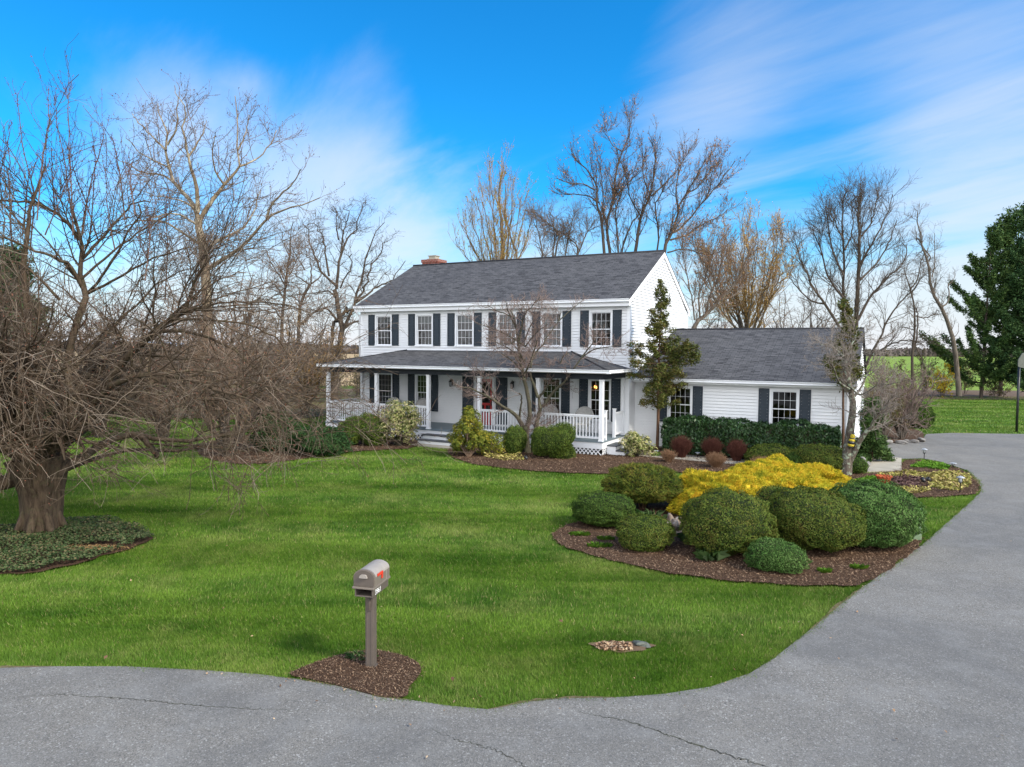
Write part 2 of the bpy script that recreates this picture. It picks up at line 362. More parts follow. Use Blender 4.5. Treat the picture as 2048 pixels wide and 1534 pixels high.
M['cover'] = leafmat('fresh_ground_cover', [(.06, .16, .012, 1), (.11, .24, .02, 1), (.18, .30, .035, 1)], 1.5, .6, .15)
M['cover_y'] = leafmat('yellow_ground_cover', [(.16, .18, .03, 1), (.36, .32, .08, 1), (.5, .42, .16, 1), (.2, .12, .06, 1)], 1.2, .6, .1, wob=.7)
M['cover_p'] = leafmat('purple_ground_cover', [(.045, .022, .025, 1), (.11, .06, .055, 1), (.19, .12, .10, 1)], 1.5, .7, wob=.8)
M['brush'] = leafmat('field_edge_brush', [(.10, .075, .03, 1), (.16, .13, .05, 1), (.15, .17, .04, 1)], .6, .85)
M['forsythia'] = leafmat('forsythia_flowers', [(.55, .36, .02, 1), (.70, .50, .03, 1), (.35, .30, .03, 1)], 1.2, .6, .2)
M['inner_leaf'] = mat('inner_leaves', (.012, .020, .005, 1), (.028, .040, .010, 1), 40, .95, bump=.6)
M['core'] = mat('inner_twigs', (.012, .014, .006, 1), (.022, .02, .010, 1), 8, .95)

# ---------------------------------------------------------------- mesh tools
def finish(name, me, mats, parent=None, loc=None):
    o = bpy.data.objects.new(name, me); C.objects.link(o)
    for m in (mats if isinstance(mats, (list, tuple)) else [mats]): me.materials.append(m)
    if parent is not None: o.parent = parent
    if loc is not None: o.location = loc
    return o
def mesh_np(name, parts, mats, parent=None, loc=None, org=None, smooth=False):
    """parts: list of (verts (n,3), faces (m,k), material index)"""
    Vs, loops, starts, totals, mi = [], [], [], [], []; off = 0; ls = 0
    for V, Fc, k in parts:
        if len(V) == 0: continue
        Vs.append(np.asarray(V, np.float64)); n = Fc.shape[1]; m = len(Fc)
        loops.append((Fc + off).ravel()); starts.append(ls + np.arange(m)*n); totals.append(np.full(m, n)); mi.append(np.full(m, k))
        off += len(V); ls += m*n
    V = np.concatenate(Vs)
    if org is not None: V = V - np.asarray(org)
    lp = np.concatenate(loops); st = np.concatenate(starts); tt = np.concatenate(totals)
    me = bpy.data.meshes.new(name)
    me.vertices.add(len(V)); me.loops.add(len(lp)); me.polygons.add(len(st))
    me.vertices.foreach_set('co', V.astype(np.float32).ravel()); me.loops.foreach_set('vertex_index', lp.astype(np.int32))
    me.polygons.foreach_set('loop_start', st.astype(np.int32)); me.polygons.foreach_set('loop_total', tt.astype(np.int32))
    me.polygons.foreach_set('material_index', np.concatenate(mi).astype(np.int32))
    if smooth: me.polygons.foreach_set('use_smooth', np.ones(len(st), bool))
    me.update(calc_edges=True)
    return finish(name, me, mats, parent, loc)
def unit(v): return v/np.maximum(np.linalg.norm(v, axis=-1, keepdims=True), 1e-9)
def tubes(P, R, n=5):
    """many tapered tubes at once: P (m,k,3), R (m,k)"""
    m, k, _ = P.shape
    T = np.empty_like(P); T[:, 1:-1] = P[:, 2:] - P[:, :-2]; T[:, 0] = P[:, 1]-P[:, 0]; T[:, -1] = P[:, -1]-P[:, -2]; T = unit(T)
    d = unit(P[:, -1]-P[:, 0]); ref = np.zeros((m, 3)); ref[np.arange(m), np.argmin(np.abs(d), 1)] = 1
    U = unit(np.cross(T, ref[:, None, :])); W = np.cross(T, U)
    a = np.arange(n)*2*math.pi/n
    V = P[:, :, None] + R[:, :, None, None]*(np.cos(a)[None, None, :, None]*U[:, :, None] + np.sin(a)[None, None, :, None]*W[:, :, None])
    i = np.arange(k-1)[:, None]*n; j = np.arange(n)[None]; jn = (j+1) % n
    q = np.stack([i+j, i+jn, i+n+jn, i+n+j], -1).reshape(-1, 4)
    Fc = (q[None] + (np.arange(m)*k*n)[:, None, None]).reshape(-1, 4)
    return V.reshape(-1, 3), Fc
def quads(Cn, Nn, size, asp=.5, U=None, lift=0.0):
    """leaf-like diamonds at centres Cn facing Nn"""
    m = len(Cn); Nn = unit(Nn)
    if U is None: U = R_.normal(size=(m, 3))
    U = unit(U - (U*Nn).sum(1, keepdims=True)*Nn); W = np.cross(Nn, U)
    s = np.broadcast_to(np.asarray(size, float), (m,))[:, None]
    V = np.stack([Cn - U*s, Cn + W*s*asp - U*s*.1 + Nn*lift*s, Cn + U*s, Cn - W*s*asp - U*s*.1 + Nn*lift*s], 1).reshape(-1, 3)
    return V, np.arange(m*4).reshape(-1, 4)
def inpoly(x, y, poly):
    p = np.asarray(poly); c = np.zeros(len(x), bool); j = len(p)-1
    for i in range(len(p)):
        xi, yi, xj, yj = p[i, 0], p[i, 1], p[j, 0], p[j, 1]
        c ^= ((yi > y) != (yj > y)) & (x < (xj-xi)*(y-yi)/(yj-yi+1e-12) + xi); j = i
    return c
def gpoly(pts): return np.array([G(*p)[:2] for p in pts])
def smooth_poly(p, it=2):
    p = np.asarray(p)
    for _ in range(it):
        q = np.roll(p, -1, 0); p = np.stack([.75*p+.25*q, .25*p+.75*q], 1).reshape(-1, 2)
    return p
def sheet(name, poly, z, m, thick=0.0, kind='structure', wob=0):
    import bmesh
    bm = bmesh.new(); vs = [bm.verts.new((x, y, z)) for x, y in poly]
    es = [bm.edges.new((vs[i], vs[(i+1) % len(vs)])) for i in range(len(vs))]
    bmesh.ops.triangle_fill(bm, edges=es, use_beauty=True, normal=(0, 0, 1))
    if thick:
        r = bmesh.ops.extrude_face_region(bm, geom=bm.faces[:])
        bmesh.ops.translate(bm, verts=[e for e in r['geom'] if isinstance(e, bmesh.types.BMVert)], vec=(0, 0, -thick))
    bmesh.ops.recalc_face_normals(bm, faces=bm.faces[:])
    me = bpy.data.meshes.new(name); bm.to_mesh(me); bm.free()
    if me.polygons and not thick and me.polygons[0].normal.z < 0: me.flip_normals()
    o = finish(name, me, m)
    if kind: o['kind'] = kind
    return o

class MB:
    def __init__(s): s.v = []; s.f = []; s.uv = []; s.mi = []; s.k = 0; s.sm = []
    def face(s, pts, uv=None, smooth=False):
        b = len(s.v); s.v += [tuple(map(float, p)) for p in pts]; s.f.append(tuple(range(b, b+len(pts)))); s.uv.append(uv); s.mi.append(s.k); s.sm.append(smooth)
    def box(s, x0, x1, y0, y1, z0, z1, M_=None):
        P = [Vector((x, y, z)) for z in (z0, z1) for y in (y0, y1) for x in (x0, x1)]
        if M_ is not None: P = [M_ @ p for p in P]
        b = len(s.v); s.v += [tuple(p) for p in P]
        for q in ((0, 2, 3, 1), (4, 5, 7, 6), (0, 1, 5, 4), (2, 6, 7, 3), (0, 4, 6, 2), (1, 3, 7, 5)):
            s.f.append(tuple(b+i for i in q)); s.uv.append(None); s.mi.append(s.k); s.sm.append(False)
    def bar(s, a, c, w, t, up=(0, 0, 1)):
        a, c = Vector(a), Vector(c); d = (c-a); L = d.length; d.normalize(); u = d.cross(Vector(up))
        u = u.normalized() if u.length > 1e-5 else Vector((1, 0, 0)); n = u.cross(d)
        Mx = Matrix((( *u, 0), (*d, 0), (*n, 0), (0, 0, 0, 1))).transposed(); Mx.translation = a
        s.box(-w/2, w/2, 0, L, -t/2, t/2, Mx)
    def prism(s, prof, axis_a, axis_b, org_a, org_b):
        """profile of (u,w) pairs swept from org_a to org_b; axis_a, axis_b are the profile axes"""
        A, B = Vector(axis_a), Vector(axis_b)
        r0 = [Vector(org_a) + A*u + B*w for u, w in prof]; r1 = [Vector(org_b) + A*u + B*w for u, w in prof]
        n = len(prof)
        for i in range(n): s.face([r0[i], r0[(i+1) % n], r1[(i+1) % n], r1[i]])
        s.face(r0[::-1]); s.face(r1)
    def tube(s, pts, rad, n=8, cap=True):
        P = np.array([pts], float); k = len(pts)
        Rr = np.array([rad if hasattr(rad, '__len__') else [rad]*k], float)
        V, Fc = tubes(P, Rr, n); b = len(s.v); s.v += [tuple(p) for p in V]
        for q in Fc: s.f.append(tuple(int(i)+b for i in q)); s.uv.append(None); s.mi.append(s.k); s.sm.append(True)
        if cap:
            for q in (tuple(b+i for i in range(n))[::-1], tuple(b+(k-1)*n+i for i in range(n))): s.f.append(q); s.uv.append(None); s.mi.append(s.k); s.sm.append(False)
    def lathe(s, prof, c=(0, 0, 0), n=16):
        b = len(s.v); k = len(prof)
        for r, z in prof:
            for i in range(n): a = 2*math.pi*i/n; s.v.append((c[0]+r*math.cos(a), c[1]+r*math.sin(a), c[2]+z))
        for j in range(k-1):
            for i in range(n):
                s.f.append((b+j*n+i, b+j*n+(i+1) % n, b+(j+1)*n+(i+1) % n, b+(j+1)*n+i)); s.uv.append(None); s.mi.append(s.k); s.sm.append(True)
        for q in (tuple(b+i for i in range(n))[::-1], tuple(b+(k-1)*n+i for i in range(n))): s.f.append(q); s.uv.append(None); s.mi.append(s.k); s.sm.append(False)
    def build(s, name, mats, parent=None, loc=None, bevel=0):
        me = bpy.data.meshes.new(name); me.from_pydata(s.v, [], s.f)
        me.polygons.foreach_set('material_index', s.mi); me.polygons.foreach_set('use_smooth', s.sm)
        if any(u is not None for u in s.uv):
            l = me.uv_layers.new(name='UVMap'); i = 0
            for u, f in zip(s.uv, s.f):
                for j in range(len(f)): l.data[i].uv = u[j] if u else (0, 0); i += 1
        me.update(); o = finish(name, me, mats, parent, loc)
        if bevel:
            md = o.modifiers.new('bevel', 'BEVEL'); md.width = bevel; md.segments = 2; md.limit_method = 'ANGLE'
        return o

def tag(o, label, cat, group=None):
    o['label'] = label; o['category'] = cat
    if group: o['group'] = group
    return o
def thing(name, label, cat, loc=(0, 0, 0), rz=0.0, group=None):
    o = bpy.data.objects.new(name, None); C.objects.link(o); o.empty_display_size = .2
    o.location = tuple(float(x) for x in loc); o.rotation_euler = (0, 0, rz); return tag(o, label, cat, group)

# ---------------------------------------------------------------- the ground
def rect(x0, x1, y0, y1): return [(x0, y0), (x1, y0), (x1, y1), (x0, y1)]
sheet('ground', rect(-900, 900, -40, 1400), -0.03, M['turf'])
sheet('spring_field', rect(22, 900, 66, 640), -0.005, M['field'])
sheet('dry_field', rect(-500, 18, 72, 600), -0.006, M['tanfield'])

ROAD_PX = [(-700, 1370), (-300, 1340), (0, 1336), (110, 1333), (250, 1333), (400, 1340), (520, 1349), (600, 1359), (690, 1375), (760, 1395), (820, 1400), (900, 1412),
           (975, 1419), (1060, 1403), (1130, 1396), (1230, 1395), (1330, 1388), (1420, 1374), (1500, 1347), (1550, 1315), (1620, 1260), (1680, 1210),
           (1728, 1172), (1790, 1130), (1850, 1085), (1900, 1040), (1945, 1000), (1962, 982), (1958, 962), (1932, 940), (1905, 931), (1879, 923), (1845, 917),
           (1800, 918), (1762, 913), (1752, 895), (1765, 886), (1810, 885), (1846, 879), (1852, 868), (1900, 866), (2048, 868), (2250, 872)]
road = gpoly(ROAD_PX)
road_poly = np.concatenate([road, [(44, 33), (44, -30), (-30, -30), (-16, 5.9)]])
sheet('driveway', road_poly, 0.004, M['asphalt'])

BED_FRONT = [(380, 905), (460, 930), (560, 925), (640, 912), (700, 903), (780, 899), (838, 896), (838, 872), (700, 862), (560, 862), (420, 880)]
BED_HOUSE = [(905, 893), (893, 903), (905, 915), (935, 926), (1000, 936), (1080, 943), (1160, 947), (1250, 948), (1340, 946), (1420, 944), (1500, 940), (1560, 955),
             (1640, 962), (1700, 958), (1735, 945), (1740, 912), (1745, 880), (1690, 870), (1500, 880), (1330, 880), (1240, 868), (1000, 868), (905, 868)]
BED_ISLE = [(1103, 1078), (1112, 1060), (1150, 1046), (1200, 1030), (1260, 1003), (1340, 988), (1500, 968), (1640, 972), (1700, 985), (1760, 1010), (1815, 1050), (1840, 1078),
            (1848, 1088), (1790, 1131), (1732, 1171), (1660, 1173), (1560, 1170), (1460, 1162), (1360, 1150), (1260, 1131), (1180, 1110), (1130, 1095)]
BED_RIGHT = [(1700, 957), (1735, 945), (1803, 944), (1803, 920), (1849, 919), (1879, 925), (1905, 933), (1930, 943), (1955, 964), (1959, 981), (1950, 989), (1919, 991), (1859, 995), (1799, 996),
             (1760, 985), (1720, 970)]
BED_MAIL = [(570, 1352), (600, 1338), (650, 1320), (700, 1306), (750, 1301), (800, 1310), (835, 1325), (845, 1343), (832, 1362), (815, 1378), (818, 1398), (760, 1396), (690, 1376), (630, 1362)]
BED_ISLET = [(1755, 878), (1764, 887), (1810, 886), (1845, 880), (1850, 869), (1835, 858), (1780, 852), (1750, 862)]
BED_IVY = [(-260, 1120), (-150, 1070), (0, 1060), (39, 1056), (126, 1050), (180, 1040), (225, 1043), (270, 1055), (312, 1074), (285, 1090), (240, 1103), (192, 1117), (144, 1132), (75, 1145), (0, 1150), (-150, 1165)]
BEDS = {}
for nm, px, z, m in (('mulch_bed', BED_FRONT, .010, 'mulch'), ('mulch_bed', BED_HOUSE, .010, 'mulch'), ('mulch_bed', BED_ISLE, .014, 'mulch'), ('mulch_bed', BED_RIGHT, .012, 'mulch'),
                     ('mulch_bed', BED_MAIL, .016, 'mulch'), ('mulch_bed', BED_ISLET, .012, 'mulch'), ('ivy_bed', BED_IVY, .012, 'mulch')):
    p = smooth_poly(gpoly(px), 3); p = p + np.stack([.03*np.sin(p[:, 1]*7+p[:, 0]*3) + .02*np.sin(p[:, 1]*17), .03*np.sin(p[:, 0]*6.3) + .02*np.sin(p[:, 0]*19+1)], 1)*(p[:, 1:2] > 9); BEDS[id(px)] = p
    sheet(nm, p, z, M[m])
sheet('leaf_litter_strip', [(18, 58), (60, 58), (90, 64), (90, 72), (18, 72)], .006, M['duff'])
sheet('leaf_litter_strip', [(-45, 44), (-12, 37), (-9, 44), (-12, 66), (-60, 70)], .006, M['duff'])
# concrete walk from the porch steps behind the bed to the drive
walk = gpoly([(1735, 944), (1803, 942), (1803, 917), (1764, 914), (1735, 918)])
sheet('concrete_walk', walk, .024, M['concrete'], .1)
wl = [hworld((x, y, 0))[:2] for x, y in ((.45, -1.75), (.45, -.55), (2.0, -.75), (4.0, -.75), (6.3, -.3), (7.6, .6), (8.5, .5), (8.6, -.6), (6.6, -1.5), (4.2, -1.9), (2.0, -1.85))]
sheet('concrete_walk', wl, .022, M['concrete'], .1)
sw = [hworld((x, y, 0))[:2] for x, y in ((-7.9, -3.15), (-5.4, -3.15), (-5.4, -3.75), (-7.9, -3.75))]
sheet('concrete_walk', sw, .022, M['concrete'], .1)

for i0, i1 in ((1, 3), (7, 10), (12, 15), (20, 22), (27, 29)):
    vp = np.stack([np.interp(np.linspace(i0, i1, 16), np.arange(len(road)), road[:, j]) for j in range(2)], 1); vn = unit(np.stack([-np.gradient(vp[:, 1]), np.gradient(vp[:, 0])], 1))
    vw = (np.sin(np.linspace(0, math.pi, 16))*R_.uniform(.01, .06, 16))[:, None] + .003
    sheet('soil_verge', np.concatenate([vp - vn*.015*R_.uniform(0, 1, (16, 1)), (vp + vn*vw)[::-1]]), .0065, M['verge'])
def crack(pts, w0, w1):
    P = np.array([G(*p) for p in pts]); t = np.linspace(0, len(P)-1, len(P)*14)
    X = np.stack([np.interp(t, np.arange(len(P)), P[:, i]) for i in range(2)], 1); X += R_.normal(size=X.shape)*.012
    d = unit(np.gradient(X, axis=0)); n = np.stack([-d[:, 1], d[:, 0]], 1); w = np.interp(t, [0, len(P)/2, len(P)-1], [w0*.4, w1, w0*.5])*R_.uniform(.4, 1.3, len(t))
    V = np.concatenate([np.c_[X + n*w[:, None], np.full(len(X), .008)], np.c_[X - n*w[:, None], np.full(len(X), .008)]]); k = len(X)
    i = np.arange(k-1); Fq = np.stack([i+k, i+k+1, i+1, i], 1)
    o = mesh_np('pavement_crack', [(V, Fq, 0)], M['crack']); o['kind'] = 'structure'
crack([(1158, 1425), (1200, 1433), (1260, 1444), (1310, 1462), (1360, 1479), (1420, 1500), (1475, 1517), (1530, 1534), (1600, 1560)], .004, .010)
crack([(0, 1401), (60, 1393), (120, 1390), (190, 1394), (250, 1398), (310, 1404), (370, 1410), (440, 1415), (520, 1419), (600, 1424)], .003, .006)
crack([(860, 1460), (920, 1482), (980, 1497), (1040, 1525), (1080, 1560)], .003, .005)

# ---- grass, mulch shreds, ivy: what nobody could count
def pip_any(x, y, polys):
    r = np.zeros(len(x), bool)
    for p in polys: r |= inpoly(x, y, p)
    return r
DRAIN = G(1245, 1291)
def grass():
    seed('grass')
    bedp = list(BEDS.values()); hard = [road_poly, np.array(wl), np.array(sw), walk]
    parts = []
    for y0, y1, dens, h, w in ((5.4, 9.5, 7000, .017, .0030), (9.5, 14, 3900, .019, .0042), (14, 20, 1800, .022, .0062), (20, 30, 650, .026, .010), (30, 62, 100, .045, .020)):
        x1 = 0.84*y1 + 1.4
        n = int((y1-y0)*2*x1*dens); x = R_.uniform(-x1, x1, n); y = R_.uniform(y0, y1, n)
        k = (np.abs(x) < .84*y + 1.2); x, y = x[k], y[k]
        jit = R_.normal(0, .035, (2, len(x)))
        k = ~pip_any(x+jit[0], y+jit[1], bedp) & ~pip_any(x+jit[0]*.9, y+jit[1]*.9, hard)
        lx = (x-HX)*math.cos(YAW) - (y-HY)*math.sin(YAW); ly = (x-HX)*math.sin(YAW) + (y-HY)*math.cos(YAW)
        k &= ~((lx > -13.8) & (lx < 8.2) & (ly > -2.8) & (ly < 12.6))
        dd = ((x-DRAIN[0])/.42)**2 + ((y-DRAIN[1])/.16)**2; k &= dd > 1
        x, y = x[k], y[k]; m = len(x)
        cl = np.sin(x*2.1+np.sin(y*1.7)*2)*np.sin(y*2.6+np.sin(x*1.3)*2) + .7*np.sin(x*7.3+np.sin(y*5.1)*1.5)*np.sin(y*8.9+1.7*np.sin(x*4.3))
        hh = h*(1+.20*cl)*R_.uniform(.5, 1.4, m); a = R_.uniform(0, 6.283, m); ww = w*R_.uniform(.7, 1.3, m)
        lean = R_.normal(0, .85, (m, 2)) + np.stack([.3*np.sin(y*1.35+.25*x), .7*np.sin(y*1.9+.22*x+.6*np.sin(x*.5))], 1)
        B = np.stack([x, y, np.full(m, -.03)], 1); dx = np.stack([np.cos(a)*ww, np.sin(a)*ww, np.zeros(m)], 1)
        tip = B + np.stack([lean[:, 0]*hh, lean[:, 1]*hh, hh+.03], 1)
        V = np.stack([B-dx, B+dx, tip], 1).reshape(-1, 3)
        parts.append((V, np.arange(m*3).reshape(-1, 3), 0))
    # ragged fringe along the asphalt
    seg = np.linalg.norm(np.diff(road[4:30], axis=0), axis=1); n = 9000; i = R_.choice(len(seg), n, p=seg/seg.sum()); u = R_.uniform(0, 1, n)[:, None]
    Pe = road[4:30][i]*(1-u) + road[4:30][i+1]*u; clp = .03 + .03*np.sin(Pe[:, 0]*5.1+Pe[:, 1]*3.7); Pe = Pe + R_.normal(size=(n, 2))*clp[:, None]
    Pe = Pe[~pip_any(Pe[:, 0], Pe[:, 1], bedp)]; n = len(Pe); a = R_.uniform(0, 6.28, n); L = R_.uniform(.02, .06, n)
    B = np.c_[Pe, np.full(n, -.01)]; dx = np.stack([np.cos(a), np.sin(a), np.zeros(n)], 1)*.0032; tip = B + np.stack([R_.normal(0, .6, n)*L, -np.abs(R_.normal(0, .7, n))*L, L], 1)
    parts.append((np.stack([B-dx, B+dx, tip], 1).reshape(-1, 3), np.arange(n*3).reshape(-1, 3), 0))
    o = mesh_np('grass', parts, M['blade']); o['kind'] = 'stuff'
grass()
def scatter(poly, dens):
    p = np.asarray(poly); lo, hi = p.min(0), p.max(0); n = int(np.prod(hi-lo)*dens)
    x = R_.uniform(lo[0], hi[0], n); y = R_.uniform(lo[1], hi[1], n); k = inpoly(x, y, p); return x[k], y[k]
def shreds():
    seed('shreds')
    parts = []
    for px, dens, s in ((BED_MAIL, 3800, .013), (BED_ISLE, 1500, .017), (BED_HOUSE, 420, .026), (BED_RIGHT, 600, .022), (BED_FRONT, 350, .026)):
        x, y = scatter(BEDS[id(px)], dens); m = len(x)
        Nn = np.stack([R_.normal(0, .45, m), R_.normal(0, .45, m), np.ones(m)], 1)
        V, Fq = quads(np.stack([x, y, .018 + R_.uniform(0, .014, m)], 1), Nn, s*R_.uniform(.5, 1.7, m), .26); parts.append((V, Fq, 0))
        p = BEDS[id(px)]; q = np.roll(p, -1, 0); sl = np.linalg.norm(q-p, axis=1); n = int(sl.sum()*(90 if s < .02 else 45)); i = R_.choice(len(p), n, p=sl/sl.sum()); u = R_.uniform(0, 1, (n, 1))
        e = p[i]*(1-u) + q[i]*u + R_.normal(0, .05, (n, 2))*R_.uniform(.2, 1.6, (n, 1)); V, Fq = quads(np.c_[e, R_.uniform(.02, .035, n)], np.stack([R_.normal(0, .4, n), R_.normal(0, .4, n), np.ones(n)], 1), s*R_.uniform(.5, 1.6, n), .26); parts.append((V, Fq, 0))
    o = mesh_np('mulch_shreds', parts, M['chip']); o['kind'] = 'stuff'
shreds()
def ivy():
    seed('ivy')
    x, y = scatter(BEDS[id(BED_IVY)], 2000)
    bare = ((x - G(180, 1099)[0])/.62)**2 + ((y - G(180, 1099)[1])/.20)**2
    k = (bare > R_.uniform(.6, 1.5, len(x))); x, y = x[k], y[k]; m = len(x)
    hump = .05 + .05*np.sin(x*3.1)*np.sin(y*4.3)
    Nn = np.stack([R_.normal(0, .5, m), R_.normal(0, .5, m) - .2, np.ones(m)], 1)
    V, Fq = quads(np.stack([x, y, .03 + hump + R_.uniform(0, .06, m)], 1), Nn, .021*R_.uniform(.6, 1.4, m), .75)
    o = mesh_np('ivy', [(V, Fq, 0)], M['ivy']); o['kind'] = 'stuff'
    c = G(180, 1099); n = 900
    P = np.stack([c[0] + R_.normal(0, .36, n), c[1] + R_.normal(0, .11, n), R_.uniform(.02, .05, n)], 1)
    V, Fq = quads(P, np.stack([R_.normal(0, .4, n), R_.normal(0, .4, n), np.ones(n)], 1), R_.uniform(.02, .06, n), .12)
    o = mesh_np('dead_grass', [(V, Fq, 0)], M['straw']); o['kind'] = 'stuff'
ivy()
def leafpile():
    seed('leafpile')
    n = 420; a = R_.uniform(0, 6.28, n); r = np.sqrt(R_.uniform(0, 1, n))
    c = G(1228, 1293); P = np.stack([c[0] + np.cos(a)*r*.25, c[1] + np.sin(a)*r*.15, R_.uniform(.0, .022, n)], 1)
    V, Fq = quads(P, np.stack([R_.normal(0, .5, n), R_.normal(0, .5, n), np.ones(n)], 1), R_.uniform(.012, .034, n), .55, lift=.25)
    V2, F2 = quads(np.array([[*G(x, y)[:2], .05] for x, y in ((1122, 1249), (905, 1366), (212, 1322))]), np.array([[.1, -.4, 1]]*3), .035, .7, lift=.3)
    m = 90; y = 6.2 + 20*R_.uniform(0, 1, m)**1.4; x = R_.uniform(-.7, .72, m)*y; k = R_.uniform(size=m) < .8
    e = road[4:30][R_.integers(0, 26, 70)] + R_.normal(0, .18, (70, 2)); P3 = np.concatenate([np.c_[x, y, np.full(m, .028)], np.c_[e, np.full(70, .022)]])
    V3, F3 = quads(P3, np.stack([R_.normal(0, .4, m+70), R_.normal(0, .4, m+70), np.ones(m+70)], 1), R_.uniform(.010, .026, m+70), R_.choice([.18, .5, .6], m+70)[:, None], lift=.25)
    t = np.linspace(0, 6.283, 40)[:-1]; rr = 1 + .12*np.sin(t*3) + .1*np.sin(t*7+1); sheet('soil_hollow', np.stack([DRAIN[0] + .40*rr*np.cos(t), DRAIN[1] + .17*rr*np.sin(t)], 1), -.004, M['duff'])
    o = mesh_np('leaf_litter', [(V, Fq, 0), (V2, F2, 0), (V3, F3, 0)], M['litter']); o['kind'] = 'stuff'
leafpile()

# ---------------------------------------------------------------- the house
L_, D_ = 13.492, 8.873
house = thing('house', 'white two-storey clapboard house with dark shutters, long front porch and low garage wing', 'house', (HX, HY, 0), -YAW)
def clap(name, p0, al, out, ulo, uhi, z0, z1, openings=(), expo=.118, lap=.030, mt='siding'):
    """overlapping boards on the vertical plane through p0 along al, facing out; ulo/uhi give the extent at height z"""
    b = MB(); p0, al, out = Vector(p0), Vector(al), Vector(out)
    def pt(u, z, o): return p0 + al*u + out*o + Vector((0, 0, z - p0.z))
    n = int(math.ceil((z1-z0)/expo))
    for i in range(n):
        a, c = z0+i*expo, min(z1, z0+(i+1)*expo); cuts = [a, c] + [z for o in openings for z in o[2:4] if a < z < c]; cuts = sorted(set(cuts))
        for q, (s, t) in enumerate(zip(cuts, cuts[1:])):
            o0 = lap*(1-(s-a)/expo)+.002; o1 = lap*(1-(t-a)/expo)+.002; mid = (s+t)/2
            segs = [(ulo(s), uhi(s), ulo(t), uhi(t))]
            for (ou0, ou1, oz0, oz1) in sorted(openings):
                if oz0 < mid < oz1:
                    l = segs.pop(); segs += [(l[0], ou0, l[2], ou0), (ou1, l[1], ou1, l[3])]
            for (u0, u1, v0, v1) in segs:
                g = .017 if t > a + expo - 1e-4 and t - s > .03 else 0
                b.face([pt(u0, s, o0), pt(u1, s, o0), pt(v1, t-g, o1), pt(v0, t-g, o1)])
                if g: b.face([pt(v0, t-g, o1), pt(v1, t-g, o1), pt(v1, t-g, -.014), pt(v0, t-g, -.014)]); b.face([pt(v0, t-g, -.014), pt(v1, t-g, -.014), pt(v1, t, -.014), pt(v0, t, -.014)])
                if q == 0: b.face([pt(u0, s, -.014), pt(u1, s, -.014), pt(u1, s, o0), pt(u0, s, o0)])
    return b.build(name, M[mt], house)
W2 = [(-12.63, -11.632), (-10.282, -9.297), (-8.115, -7.13), (-5.985, -4.995), (-3.865, -2.877), (-1.701, -.702)]
SH2 = [(-13.027, -12.640), (-11.622, -11.238), (-10.675, -10.292), (-9.287, -8.90), (-8.51, -8.125), (-7.12, -6.735), (-6.38, -5.995), (-4.985, -4.60), (-4.26, -3.875), (-2.867, -2.486), (-2.084, -1.711), (-.692, -.324)]
Z2 = (3.985, 5.46)
W1 = [(-12.57, -11.60), (-10.30, -9.40), (-3.85, -2.90), (-1.70, -.72)]
SH1 = [(-12.96, -12.58), (-11.59, -11.21), (-10.69, -10.31), (-9.39, -9.01), (-4.24, -3.86), (-2.89, -2.51), (-2.09, -1.71), (-.71, -.33)]
Z1 = (1.0, 2.74)
DOOR = (-7.05, -6.08, .56, 2.66)
op = [(a+L_, b_+L_, *Z2) for a, b_ in W2] + [(a+L_, b_+L_, *Z1) for a, b_ in W1] + [(DOOR[0]+L_, DOOR[1]+L_, DOOR[2]-.02, DOOR[3])]
clap('front_wall', (-L_, 0, 0), (1, 0, 0), (0, -1, 0), lambda z: 0, lambda z: L_, .38, 5.66, op)
ZE, ZR, YR = 5.66, 8.22, D_/2
gab = lambda z: 0 if z < ZE else (z-ZE)/(ZR-ZE)*YR
clap('gable_wall', (0, 0, 0), (0, 1, 0), (1, 0, 0), lambda z: gab(z), lambda z: D_-gab(z), .38, 8.12)
clap('gable_wall', (-L_, D_, 0), (0, -1, 0), (-1, 0, 0), lambda z: gab(z), lambda z: D_-gab(z), .38, 8.12)
clap('rear_wall', (0, D_, 0), (-1, 0, 0), (0, 1, 0), lambda z: 0, lambda z: L_, .38, 5.66)
b = MB(); b.box(-L_+.02, -.02, .02, D_-.02, 0, .38); b.build('foundation', M['concrete'], house)
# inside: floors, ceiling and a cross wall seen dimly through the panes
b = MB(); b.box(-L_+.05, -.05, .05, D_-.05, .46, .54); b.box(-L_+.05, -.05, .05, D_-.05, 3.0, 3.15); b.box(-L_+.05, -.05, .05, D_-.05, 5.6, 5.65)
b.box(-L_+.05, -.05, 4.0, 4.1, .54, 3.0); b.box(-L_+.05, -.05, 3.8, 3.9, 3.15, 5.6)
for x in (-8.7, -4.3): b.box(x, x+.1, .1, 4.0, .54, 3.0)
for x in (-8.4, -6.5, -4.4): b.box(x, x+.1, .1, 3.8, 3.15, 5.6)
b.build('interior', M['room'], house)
# roofs
def slope(b, a, c, d, e, th, u0=0.0):
    """slab from eave a->c up to ridge e->d (a under e)"""
    a, c, d, e = map(Vector, (a, c, d, e)); ux = (c-a).normalized(); n = ux.cross(e-a).normalized()
    if n.z < 0: n = -n
    vy = n.cross(ux); uv = [((p-a).dot(ux)+u0, (p-a).dot(vy)) for p in (a, c, d, e)]
    b.face([a, c, d, e], uv); q = [p - n*th for p in (a, c, d, e)]
    b.face(q[::-1]); top = [a, c, d, e]
    for i in range(4): b.face([top[i], q[i], q[(i+1) % 4], top[(i+1) % 4]])
xl, xr = -L_-.16, .075
yE, zE = -.30, 5.88; zRr = 8.30
b = MB(); slope(b, (xl, yE, zE), (xr, yE, zE), (xr, YR, zRr), (xl, YR, zRr), .035)
slope(b, (xr, D_-yE, zE), (xl, D_-yE, zE), (xl, YR, zRr), (xr, YR, zRr), .035, 3.3)
roof = b.build('roof', M['roof'], house)
